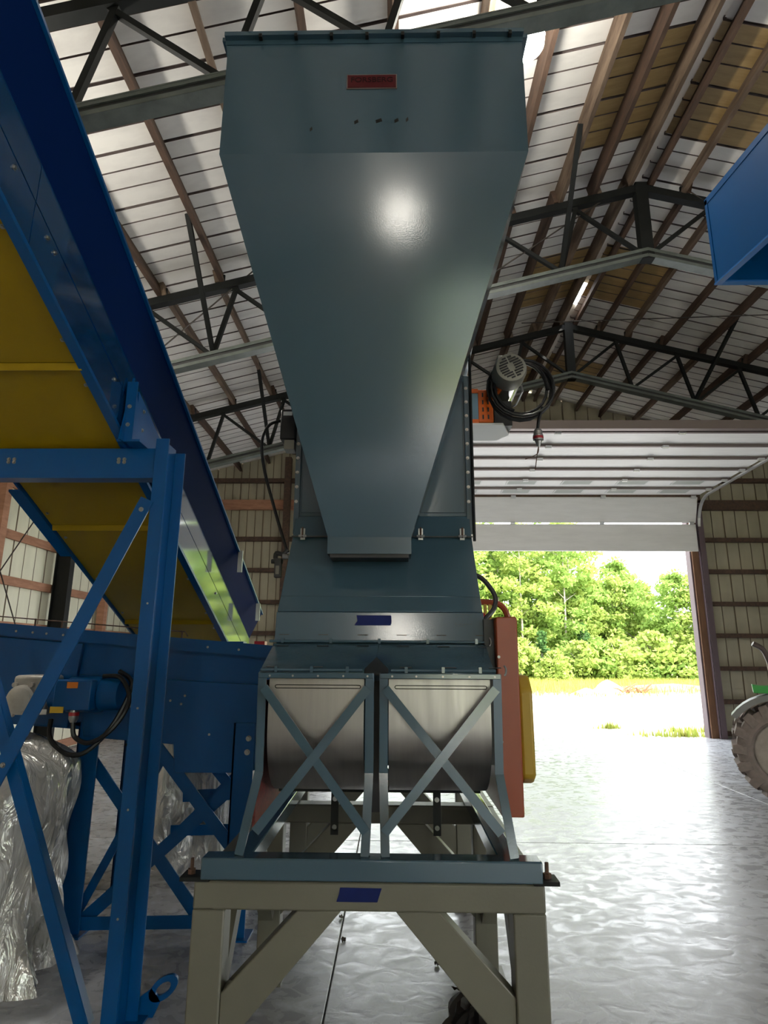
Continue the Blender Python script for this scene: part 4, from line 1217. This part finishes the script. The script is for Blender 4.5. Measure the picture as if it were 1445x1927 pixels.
# ------------------------------------------------------------------ film-wrapped bundles
def bundle(name, x0, x1, y0, y1, h, seed, label):
    rg = random.Random(seed)
    n_r, n_h = 72, 30
    cx, cy, hx, hy = (x0 + x1) / 2, (y0 + y1) / 2, (x1 - x0) / 2, (y1 - y0) / 2
    ph = [rg.uniform(0, 6.28) for _ in range(24)]
    vs, fs = [], []
    for j in range(n_h + 1):
        v = j / n_h
        for i in range(n_r):
            t = 2 * math.pi * i / n_r
            c, s = math.cos(t), math.sin(t)
            k = (abs(c) ** 5 + abs(s) ** 5) ** -0.2
            fold = 0.035 * math.sin(7 * t + 3.0 * v + ph[0]) + 0.022 * math.sin(17 * t - 5 * v + ph[1]) + 0.012 * math.sin(29 * t + 9 * v + ph[2])
            fold += 0.03 * math.sin(5 * v * 3.1 + 2 * t + ph[3]) * math.sin(3 * t + ph[4])
            flare = 0.10 * max(0, 0.25 - v) / 0.25 * (1 + 0.6 * math.sin(5 * t + ph[5]))
            r = 1 + fold * (0.6 + 0.8 * (1 - v)) + flare
            zz = h * v
            if v > 0.86:
                r *= 1 - 0.35 * ((v - 0.86) / 0.14) ** 2
                zz = h * v + 0.03 * math.sin(4 * t + ph[6])
            vs.append((cx + hx * k * c * r, cy + hy * k * s * r, max(zz, 0.0)))
    for j in range(n_h):
        for i in range(n_r):
            a, b = j * n_r + i, j * n_r + (i + 1) % n_r
            fs.append((a, b, b + n_r, a + n_r))
    fs.append(tuple(n_h * n_r + i for i in range(n_r)))
    fs.append(tuple(range(n_r))[::-1])
    o = MB().add(vs, fs).build(name, M['film'], None, sharp=70)
    tag(o, label, 'bundle', 'film-wrapped bundles')
    return o
bundle('wrapped_bundle', -3.2, -1.86, 3.30, 3.92, 1.12, 2, 'tall bundle wrapped in crinkled silvery plastic film, at the left edge')
bundle('wrapped_bundle', -1.98, -1.12, 5.15, 6.3, 1.05, 9, 'bundle wrapped in shiny plastic film behind the blue feeder legs')

# ------------------------------------------------------------------ blue discharge box at the upper right
bh = thing('discharge_hopper', (2.6, 2.6, 0), 'blue open-bottomed discharge box high at the upper right edge', 'hopper')
hx0, hx1, hy0, hy1 = 2.094, 2.95, 1.6, 3.6
def hz(y_, z): return z - 0.13 * (3.6 - y_)
m = MB().plate([(hx0, hy0, hz(hy0, 3.996)), (hx0, hy1, 3.996), (hx0, hy1, 4.628), (hx0, hy0, hz(hy0, 4.628))], (0.008, 0, 0))
m.build('side_panel', BL, bh)
MB().plate([(hx1, hy0, hz(hy0, 3.996)), (hx1, hy1, 3.996), (hx1, hy1, 4.628), (hx1, hy0, hz(hy0, 4.628))], (-0.008, 0, 0)).build('side_panel', BL, bh)
MB().box(hx0, hx1, hy1 - 0.008, hy1, 3.996, 4.628).build('end_panel', BL, bh)
MB().plate([(hx0, hy0, hz(hy0, 4.625)), (hx1, hy0, hz(hy0, 4.625)), (hx1, hy1, 4.625), (hx0, hy1, 4.625)], (0, 0, 0.01)).build('top_panel', BL, bh)
m = MB()
m.plate([(hx0 - 0.006, hy0, hz(hy0, 3.985)), (hx0 - 0.006, hy1 + 0.006, 3.985), (hx0 + 0.035, hy1 + 0.006, 3.985), (hx0 + 0.035, hy0, hz(hy0, 3.985))], (0, 0, 0.012))
m.box(hx0, hx1, hy1 - 0.035, hy1 + 0.006, 3.985, 3.997)
m.plate([(hx1 + 0.006, hy0, hz(hy0, 3.985)), (hx1 + 0.006, hy1, 3.985), (hx1 - 0.035, hy1, 3.985), (hx1 - 0.035, hy0, hz(hy0, 3.985))], (0, 0, 0.012))
m.build('bottom_flange', mat('light_blue_flange', (0.03, 0.16, 0.46), 0.3, coat=0.4), bh)
m = MB().box(hx0 - 0.004, hx0, hy1 - 0.03, hy1, 3.996, 4.62)
m.plate([(hx0 - 0.004, hy0, hz(hy0, 4.585)), (hx0 - 0.004, hy1, 4.585), (hx0 - 0.004, hy1, 4.63), (hx0 - 0.004, hy0, hz(hy0, 4.63))], (0.003, 0, 0))
m.build('edge_trim', BL, bh)
MB().lathe((2.62, 3.2, 4.15), (1, 0, 0), [(0, 0.035), (0.10, 0.035), (0.10, 0.05), (0.13, 0.05)], 14).build('sensor', M['zinc'], bh)
for x, y_ in ((2.9, 1.7), (2.9, 3.5)):
    MB().box(x - 0.05, x + 0.05, y_ - 0.05, y_ + 0.05, 0, hz(y_, 4.0)).build('leg', BL, bh)
hc = MB().tube(catmull([(2.50, 3.55, 3.99), (2.44, 3.55, 3.86), (2.40, 3.55, 3.72), (2.42, 3.55, 3.62), (2.50, 3.55, 3.64), (2.60, 3.55, 3.80)], 8), 0.011, 8)
hc.tube(catmull([(2.53, 3.55, 3.99), (2.45, 3.55, 3.88), (2.43, 3.55, 3.70), (2.48, 3.55, 3.56), (2.60, 3.55, 3.50), (2.75, 3.55, 3.60)], 8), 0.011, 8)
hc.build('hanging_cable', M['black'], bh, 'loops of black cable')

# ------------------------------------------------------------------ tractor at the right
tra = thing('tractor', (4.47, 7.93, 0), 'green farm tractor with dusty lugged tyres at the right edge', 'tractor')
def wheel(cx, cy, rad, wid, name, facing):
    y0 = cy - wid / 2
    prof = [(0.04, rad * 0.60), (0.0, rad * 0.66), (0.005, rad * 0.80), (0.04, rad * 0.915), (wid * 0.35, rad * 0.93), (wid * 0.65, rad * 0.93), (wid - 0.04, rad * 0.915), (wid - 0.005, rad * 0.80), (wid, rad * 0.66), (wid - 0.04, rad * 0.60)]
    ty = MB().lathe((cx, y0, rad), (0, 1, 0), prof, 48).build(name, M['tyre'], tra, 'dusty lugged tyre')
    lug_ = MB()
    def lugp(s):
        g = []
        for t, r, w in ((0.002, 0.82, 0.036), (0.02, 0.99, 0.042), (wid * 0.52, 1.01, 0.032)):
            g.append((t if s > 0 else wid - t, r * rad, w * rad / 0.54))
        return g
    for s in (1, -1):
        m_ = MB()
        vs = []
        sh = [0, 0.02, 0.12]
        for (t, r, w), a in zip(lugp(s), sh):
            for rr_, ww in ((r - 0.10 * rad, w * 1.3), (r, w)):
                for e in (-1, 1):
                    vs.append((r * a * rad / 0.54 + e * ww, t, rr_))
        fs = [(0, 1, 3, 2), (8, 10, 11, 9)]
        for i in (0, 4):
            fs += [(i, i + 2, i + 6, i + 4), (i + 1, i + 5, i + 7, i + 3), (i + 2, i + 3, i + 7, i + 6), (i, i + 4, i + 5, i + 1)]
        m_.add(vs, fs)
        me = m_.mesh('tread_lug', M['tyre'])
        nl = 16
        for k in range(nl):
            t = 2 * math.pi * (k + (0.5 if s < 0 else 0)) / nl
            o = place('tread_lug', me, (cx, y0, rad), ty, (0, t, 0))
            o.location = Vector((cx, y0, rad)) - LOC[tra]
    d = 1
    MB().lathe((cx, y0 + 0.03, rad), (0, 1, 0), [(0.0, rad * 0.62), (0.0, rad * 0.58), (0.03, rad * 0.54), (0.10, rad * 0.50), (0.12, rad * 0.46), (0.125, rad * 0.30), (wid - 0.08, rad * 0.30), (wid - 0.06, rad * 0.62)], 40).build('rim', M['rim'], ty)
    hb = MB().lathe((cx, y0 + 0.12, rad), (0, 1, 0), [(-0.02, rad * 0.36), (0.04, rad * 0.36)], 30)
    hb.build('hub_plate', M['lamp_shell'], ty)
    MB().lathe((cx, y0 + 0.03, rad), (0, 1, 0), [(0, rad * 0.12), (0.03, rad * 0.19), (0.07, rad * 0.21)], 20).build('hub', M['green'], ty)
    for k in range(8):
        t = 2 * math.pi * k / 8
        MB().lathe((cx + rad * 0.29 * math.cos(t), y0 + 0.10, rad + rad * 0.29 * math.sin(t)), (0, -1, 0), [(0, 0.017), (0.03, 0.017)], 6).build('wheel_nut', M['rust'], ty)
wheel(4.47, 7.93, 0.55, 0.36, 'front_wheel', -1)
wheel(4.47, 9.35, 0.55, 0.36, 'front_wheel', 1)
wheel(6.9, 7.95, 0.86, 0.46, 'rear_wheel', -1)
wheel(6.9, 9.33, 0.86, 0.46, 'rear_wheel', 1)
def fender(cx, cy, rad, r, wid, a0, a1):
    pr = [(cx + r * math.cos(R(a)), rad + r * math.sin(R(a))) for a in [a0 + (a1 - a0) * k / 14 for k in range(15)]]
    inn = [(cx + (r - 0.02) * math.cos(R(a)), rad + (r - 0.02) * math.sin(R(a))) for a in [a0 + (a1 - a0) * k / 14 for k in range(15)]]
    m_ = MB().prism(pr + inn[::-1], cy - wid / 2, cy + wid / 2, 'y')
    m_.build('fender', M['fender'], tra, sharp=40)
fender(4.47, 7.93, 0.55, 0.65, 0.40, 143, 25)
fender(6.9, 7.95, 0.86, 0.98, 0.5, 150, 20)
fender(6.9, 9.33, 0.86, 0.98, 0.5, 150, 20)
_sk = [(4.47 + r * math.cos(R(a)), 0.55 + r * math.sin(R(a))) for r, aa in ((0.648, range(143, 24, -8)), (0.585, range(31, 144, 8))) for a in aa]
MB().prism(_sk, 7.72, 7.735, 'y').build('fender_skirt', M['fender'], tra, sharp=40)
MB().prism([(4.20, 1.30), (4.29, 1.285), (4.9, 1.295), (4.9, 1.20), (4.21, 1.20)], 7.80, 8.05, 'y').build('side_bracket', M['green'], tra, bevel=0.008)
MB().box(4.30, 6.9, 8.50, 8.78, 0.40, 0.75).build('chassis', M['fender'], tra)
MB().box(4.40, 4.54, 8.05, 9.25, 0.48, 0.62).build('front_axle', M['fender'], tra)
MB().box(6.8, 7.0, 8.1, 9.2, 0.76, 0.96).build('rear_axle', M['fender'], tra)
MB().prism([(4.98, 0.75), (6.2, 0.75), (6.2, 1.62), (5.3, 1.55), (5.02, 1.42)], 8.36, 8.92, 'y').build('hood', M['green'], tra, bevel=0.04)
MB().prism([(6.2, 0.9), (7.4, 0.9), (7.3, 2.5), (6.35, 2.5)], 8.12, 9.16, 'y').build('cab', M['glass'], tra, bevel=0.03)
MB().box(6.25, 7.45, 8.05, 9.23, 2.5, 2.62).build('cab_roof', M['green'], tra, bevel=0.04)
MB().tube(catmull([(5.02, 8.45, 1.15), (4.66, 8.22, 1.26), (4.45, 8.13, 1.42), (4.42, 8.12, 1.57), (4.37, 8.10, 1.71), (4.27, 8.07, 1.78)], 6), [0.032] * 31, 10).build('exhaust', M['exhaust'], tra)
tra.rotation_euler = (0, 0, R(-28))
tra.location = (4.52, 7.60, 0)

# ------------------------------------------------------------------ high-bay lamps
def lamp(x, y_, z, label):
    zt = zroof(x) - 0.02
    o = thing('high_bay_lamp', (x, y_, z), label, 'lamp', 'high-bay lamps')
    MB().lathe((x, y_, z - 0.15), (0, 0, 1), [(0.0, 0.03), (0.02, 0.10), (0.08, 0.155), (0.15, 0.165), (0.22, 0.14), (0.27, 0.09)], 24).build('globe', M['lamp_glow'], o)
    MB().lathe((x, y_, z + 0.10), (0, 0, 1), [(0, 0.12), (0.02, 0.12), (0.06, 0.07), (0.16, 0.07)], 20).build('ballast', M['lamp_shell'], o)
    MB().tube([(x, y_, z + 0.26), (x, y_, zt)], 0.008, 6).build('hanger', M['rod'], o)
lamp(1.05, 4.02, 6.55, 'bright high-bay lamp glowing beside the top right corner of the grey hopper')
for x, y_ in ((-3.2, 4.0), (0.1, -10.6), (5.2, -10.6)):  # the first is an unseen lamp added to light the left roof
    lamp(x, y_, zc(x) - (0.95 if y_ > 0 else 0.5), 'added high-bay lamp lighting the left roof slope, unseen behind the conveyor' if y_ > 0 else 'lit high-bay lamp hanging under the roof behind the camera')

# ------------------------------------------------------------------ litter on the floor
rg = random.Random(11)
for k, (x, y_, lb) in enumerate(((-0.30, 3.99, 'curled dry leaf near the floor joint under the stand'), (0.22, 3.72, 'small dark leaf scrap right of the floor joint'), (0.30, 3.47, 'thin dark twig scrap by the right stand leg'), (0.36, 3.40, 'tiny dark crumb close to the right stand leg'), (-0.34, 4.3, 'faint brown leaf scrap far under the stand'))):
    m = MB()
    n = 9
    a = rg.uniform(0, 3)
    pts = []
    for i in range(n):
        t = i / (n - 1)
        pts.append((t - 0.5) * 0.05)
    up, dn = [], []
    for i, p in enumerate(pts):
        w = 0.012 * math.sin(math.pi * i / (n - 1)) + 0.002
        zz = 0.004 + 0.012 * abs(math.sin(i * 0.8 + k))
        up.append((x + p * math.cos(a) - w * math.sin(a), y_ + p * math.sin(a) + w * math.cos(a), zz + 0.004))
        dn.append((x + p * math.cos(a) + w * math.sin(a), y_ + p * math.sin(a) - w * math.cos(a), zz))
    m.plate(up + dn[::-1], (0, 0, -0.0035))
    tag(m.build('leaf_scrap', M['leaf_litter']), lb, 'leaf', 'leaf scraps on the floor')
vs, fs = [], []
nr, nh = 28, 8
for j in range(nh + 1):
    v = j / nh
    for i in range(nr):
        t = 2 * math.pi * i / nr
        r = (1 - v ** 2) ** 0.5 if v < 1 else 0.02
        r *= 1 + 0.25 * math.sin(5 * t + 4 * v) + 0.15 * math.sin(11 * t - 3 * v)
        vs.append((0.36 + 0.12 * r * math.cos(t), 3.16 + 0.10 * r * math.sin(t), 0.13 * v * (1 + 0.3 * math.sin(3 * t))))
for j in range(nh):
    for i in range(nr):
        a, b = j * nr + i, j * nr + (i + 1) % nr
        fs.append((a, b, b + nr, a + nr))
fs += [tuple(range(nr))[::-1], tuple(nh * nr + i for i in range(nr))]
tag(MB().add(vs, fs).build('crumpled_bag', M['black_bag'], sharp=20), 'crumpled black plastic bag on the floor under the right stand leg', 'bag')
#####PART5
# ------------------------------------------------------------------ outside: trees, shrubs, grass, heaps
def leaf_cloud(rg, centres, per, size, flat=0.6):
    vs, fs = [], []
    for (cx, cy, cz_, r) in centres:
        for _ in range(per):
            u = Vector((rg.gauss(0, 1), rg.gauss(0, 1), rg.gauss(0, 1))).normalized() * (r * rg.random() ** 0.45)
            p = Vector((cx, cy, cz_)) + Vector((u.x, u.y, u.z * flat))
            a = Vector((rg.gauss(0, 1), rg.gauss(0, 1), rg.gauss(0, 0.7))).normalized()
            b = a.orthogonal().normalized()
            b = (b * math.cos(rg.random() * 6.28) + a.cross(b) * math.sin(rg.random() * 6.28)).normalized()
            s = size * rg.uniform(0.6, 1.3)
            k = len(vs)
            vs += [tuple(p - a * s), tuple(p + b * s * 0.55 + Vector((0, 0, 0.1 * s))), tuple(p + a * s), tuple(p - b * s * 0.55)]
            fs.append((k, k + 1, k + 2, k + 3))
    me = bpy.data.meshes.new('crown')
    me.from_pydata(vs, [], fs)
    return me
def tree_kind(seed, h, rad, low, lm, ncl=60, per=70, conifer=False):
    rg = random.Random(seed)
    cs = []
    for _ in range(ncl):
        t = rg.random()
        z = low + (h - low) * t
        if conifer:
            rr_ = rad * (1 - t) + 0.1
        else:
            rr_ = rad * (math.sin(math.pi * min(0.97, 0.22 + 0.76 * t)) ** 0.7)
        a = rg.uniform(0, 6.28)
        q = rr_ * rg.random() ** 0.5
        cs.append((q * math.cos(a), q * math.sin(a), z, (0.45 if conifer else 0.75) * rg.uniform(0.7, 1.2)))
    me = leaf_cloud(rg, cs, per, 0.17)
    me.materials.append(M[lm])
    tk = MB()
    lean = rg.uniform(-0.3, 0.3)
    pth = [(0, 0, -0.1), (lean * 0.3, 0.05, h * 0.35), (lean * 0.7, 0.1, h * 0.65), (lean, 0.1, h * 0.93)]
    tk.tube(catmull(pth, 4), [0.11 * (1 - 0.85 * k / 12) for k in range(13)], 7)
    for k in range(6):
        z = h * rg.uniform(0.35, 0.8)
        a = rg.uniform(0, 6.28)
        tk.tube([(lean * z / h, 0.08, z), (lean * z / h + 0.5 * rad * math.cos(a), 0.08 + 0.5 * rad * math.sin(a), z + 0.7)], [0.035, 0.012], 5)
    return me, tk.mesh('trunk', M['trunk'])
KINDS = {
    'tall': [tree_kind(21, 12.5, 2.4, 2.2, 'leaf', 70, 75), tree_kind(22, 11.6, 2.7, 1.8, 'leaf2', 70, 75), tree_kind(25, 12.0, 2.3, 1.6, 'leaf', 70, 75)],
    'mid': [tree_kind(23, 8.2, 2.2, 0.9, 'leaf2', 60, 75), tree_kind(24, 7.6, 2.5, 0.7, 'leaf', 60, 75), tree_kind(26, 8.6, 2.1, 0.8, 'leaf', 60, 75)],
    'shrub': [tree_kind(27, 2.6, 1.5, 0.1, 'leaf2', 26, 80), tree_kind(28, 2.0, 1.4, 0.05, 'leaf', 22, 80)],
    'fir': [tree_kind(29, 5.5, 1.5, 0.2, 'leaf3', 60, 60, True)],
}
def tree(name, kind, i, x, y_, sc, label, cat, group):
    cr, tk = KINDS[kind][i % len(KINDS[kind])]
    o = thing(name, (x, y_, -0.06), label, cat, group)
    rz = (i * 1.7) % 6.28
    for nm, me in (('crown', cr), ('trunk', tk)):
        c = bpy.data.objects.new(nm, me)
        col.objects.link(c)
        c.parent = o
        c.rotation_euler = (0, 0, rz)
    o.scale = (sc, sc, sc * (0.96 + 0.08 * ((i * 37) % 10) / 10))
    return o
rg = random.Random(4)
ORD = ['first', 'second', 'third', 'fourth', 'fifth', 'sixth', 'seventh', 'eighth', 'ninth', 'tenth', 'eleventh', 'twelfth', 'thirteenth', 'fourteenth', 'fifteenth', 'sixteenth']
for k in range(8):
    x = 4.0 + k * 1.35 + rg.uniform(-0.4, 0.4)
    tree('leafy_tree', 'tall', k, x, 47 + rg.uniform(-2.5, 3), rg.uniform(0.92, 1.08), ORD[k] + ' tall front tree of the wood, counted from the machine side', 'tree', 'tall trees outside the door')
for k in range(7):
    x = 3.0 + k * 2.0 + rg.uniform(-0.5, 0.5)
    tree('leafy_tree', 'tall', k + 1, x, 54 + rg.uniform(-2, 3), rg.uniform(0.95, 1.1), 'tall leafy tree deeper in the wood behind the pale-trunked ones', 'tree', 'tall trees outside the door')
for k in range(9):
    tree('leafy_tree', 'tall', k + 2, -17.5 + k * 2.4 + rg.uniform(-0.5, 0.5), 49 + rg.uniform(-3, 4), rg.uniform(0.92, 1.08), 'tall leafy tree of the wood standing behind the grey-blue machine', 'tree', 'tall trees outside the door')
for k in range(10):
    x = 13.6 + k * 1.45 + rg.uniform(-0.4, 0.4)
    tree('leafy_tree', 'mid', k, x, 48 + rg.uniform(-3, 3), rg.uniform(0.88, 1.05), ORD[k] + ' bushy mid-height front tree, counted rightwards to the door jamb', 'tree', 'bushy trees outside the door')
for k in range(10):
    x = 14.0 + k * 1.8 + rg.uniform(-0.5, 0.5)
    tree('leafy_tree', 'mid', k + 2, x, 55 + rg.uniform(-2, 3), rg.uniform(1.0, 1.15), 'bushy tree in the second row of the wood, right half of the opening', 'tree', 'bushy trees outside the door')
for k, (x, y_) in enumerate(((9.9, 42.5), (13.3, 45), (22.4, 44))):
    tree('fir_tree', 'fir', k, x, y_, (0.62, 0.7, 0.8)[k], ('small dark fir at the wood edge, nearest the orange guard', 'small dark fir at the wood edge in the middle of the opening', 'small dark fir at the wood edge near the right door jamb')[k], 'tree', 'small firs at the wood edge')
for k in range(16):
    x = 5.5 + k * 1.15 + rg.uniform(-0.4, 0.4)
    tree('leafy_shrub', 'shrub', k, x, 41.5 + rg.uniform(-1.5, 2.0), rg.uniform(0.6, 1.05) * (1.0 if x < 13 else 1.35), ORD[k] + ' low bright shrub along the wood edge, counted from the machine side', 'shrub', 'shrubs along the wood edge')
# the wood that the polished hopper mirrors, beyond the rear doorway
for k in range(9):
    tree('leafy_tree', 'mid' if k % 2 else 'tall', k, -6 + k * 3.0, -38 - (k % 3) * 3, 1.0, 'leafy tree beyond the rear doorway, mirrored in the hopper', 'tree', 'trees beyond the rear doorway')

# rough grass: one uncountable thing
vs, fs = [], []
rg = random.Random(8)
def blade(x, y_, h):
    a = rg.uniform(0, 6.28)
    w = 0.02 + 0.02 * rg.random()
    dx, dy = math.cos(a) * w, math.sin(a) * w
    lx, ly = rg.gauss(0, 0.25) * h, rg.gauss(0, 0.25) * h
    k = len(vs)
    vs.extend([(x - dx, y_ - dy, -0.1), (x + dx, y_ + dy, -0.1), (x + lx, y_ + ly, h)])
    fs.append((k, k + 1, k + 2))
for _ in range(26000):
    y_ = 27 + 16 * rg.random() ** 0.6
    x = rg.uniform(2, 26)
    if rg.random() < min(1, (y_ - 27) / 6) + 0.03:
        blade(x, y_, rg.uniform(0.12, 0.45) * (0.5 if y_ < 31 else 1))
for cx, cy, r, nn in ((6.35, 14.2, 0.22, 110), (5.7, 14.1, 0.3, 40), (5.15, 15.6, 0.12, 60), (6.7, 15.0, 0.3, 90)):
    for _ in range(nn):
        blade(cx + rg.gauss(0, r), cy + rg.gauss(0, r * 0.5), rg.uniform(0.02, 0.12))
me = bpy.data.meshes.new('rough_grass')
me.from_pydata(vs, [], fs)
me.materials.append(M['grass'])
o = bpy.data.objects.new('rough_grass', me)
col.objects.link(o)
tag(o, 'rough yellow-green grass and weeds outside the door', 'grass', kind='stuff')

# heaps between the gravel and the grass
def lump(name, c, rx, ry, h, mt, label, cat, seed, parent=None):
    rg2 = random.Random(seed)
    ph = [rg2.uniform(0, 6.28) for _ in range(6)]
    vs, fs = [], []
    nr, nh = 26, 8
    for j in range(nh + 1):
        v = j / nh
        for i in range(nr):
            t = 2 * math.pi * i / nr
            r = math.cos(v * math.pi / 2) ** 0.8 + 0.01
            r *= 1 + 0.14 * math.sin(3 * t + ph[0]) + 0.10 * math.sin(7 * t + ph[1] + 3 * v)
            vs.append((c[0] + rx * r * math.cos(t), c[1] + ry * r * math.sin(t), c[2] + h * v * (1 + 0.12 * math.sin(4 * t + ph[2]))))
    for j in range(nh):
        for i in range(nr):
            a, b = j * nr + i, j * nr + (i + 1) % nr
            fs.append((a, b, b + nr, a + nr))
    fs += [tuple(range(nr))[::-1], tuple(nh * nr + i for i in range(nr))]
    o = MB().add(vs, fs).build(name, mt, parent, sharp=50)
    if parent is None: tag(o, label, cat)
    return o
lump('stone_heap', (10.1, 30.5, -0.12), 0.75, 0.6, 0.62, M['stone'], 'heap of white stone at the edge of the gravel yard', 'heap', 3)
lump('stone_heap', (9.1, 30.6, -0.10), 0.55, 0.4, 0.26, M['stone'], 'low white stone heap left of the taller white heap', 'heap', 5)
lump('dirt_bank', (14.3, 33.0, -0.15), 3.6, 1.6, 0.42, M['dirt'], 'low reddish bank of bare dirt at the edge of the grass', 'bank', 6)
br = thing('brush_pile', (10.95, 29.6, -0.06), 'small pile of reddish dead branches beside the white stone heap', 'pile')
rg = random.Random(15)
for k in range(12):
    a = rg.uniform(0, 6.28)
    p = Vector((10.95 + rg.uniform(-0.5, 0.5), 29.6 + rg.uniform(-0.2, 0.2), 0.05))
    q = p + Vector((math.cos(a) * 0.5, math.sin(a) * 0.25, rg.uniform(0.05, 0.42)))
    MB().tube([p, (p + q) / 2 + Vector((0, 0, 0.05)), q], [0.05, 0.04, 0.025], 6).build('branch', M['brush'], br)
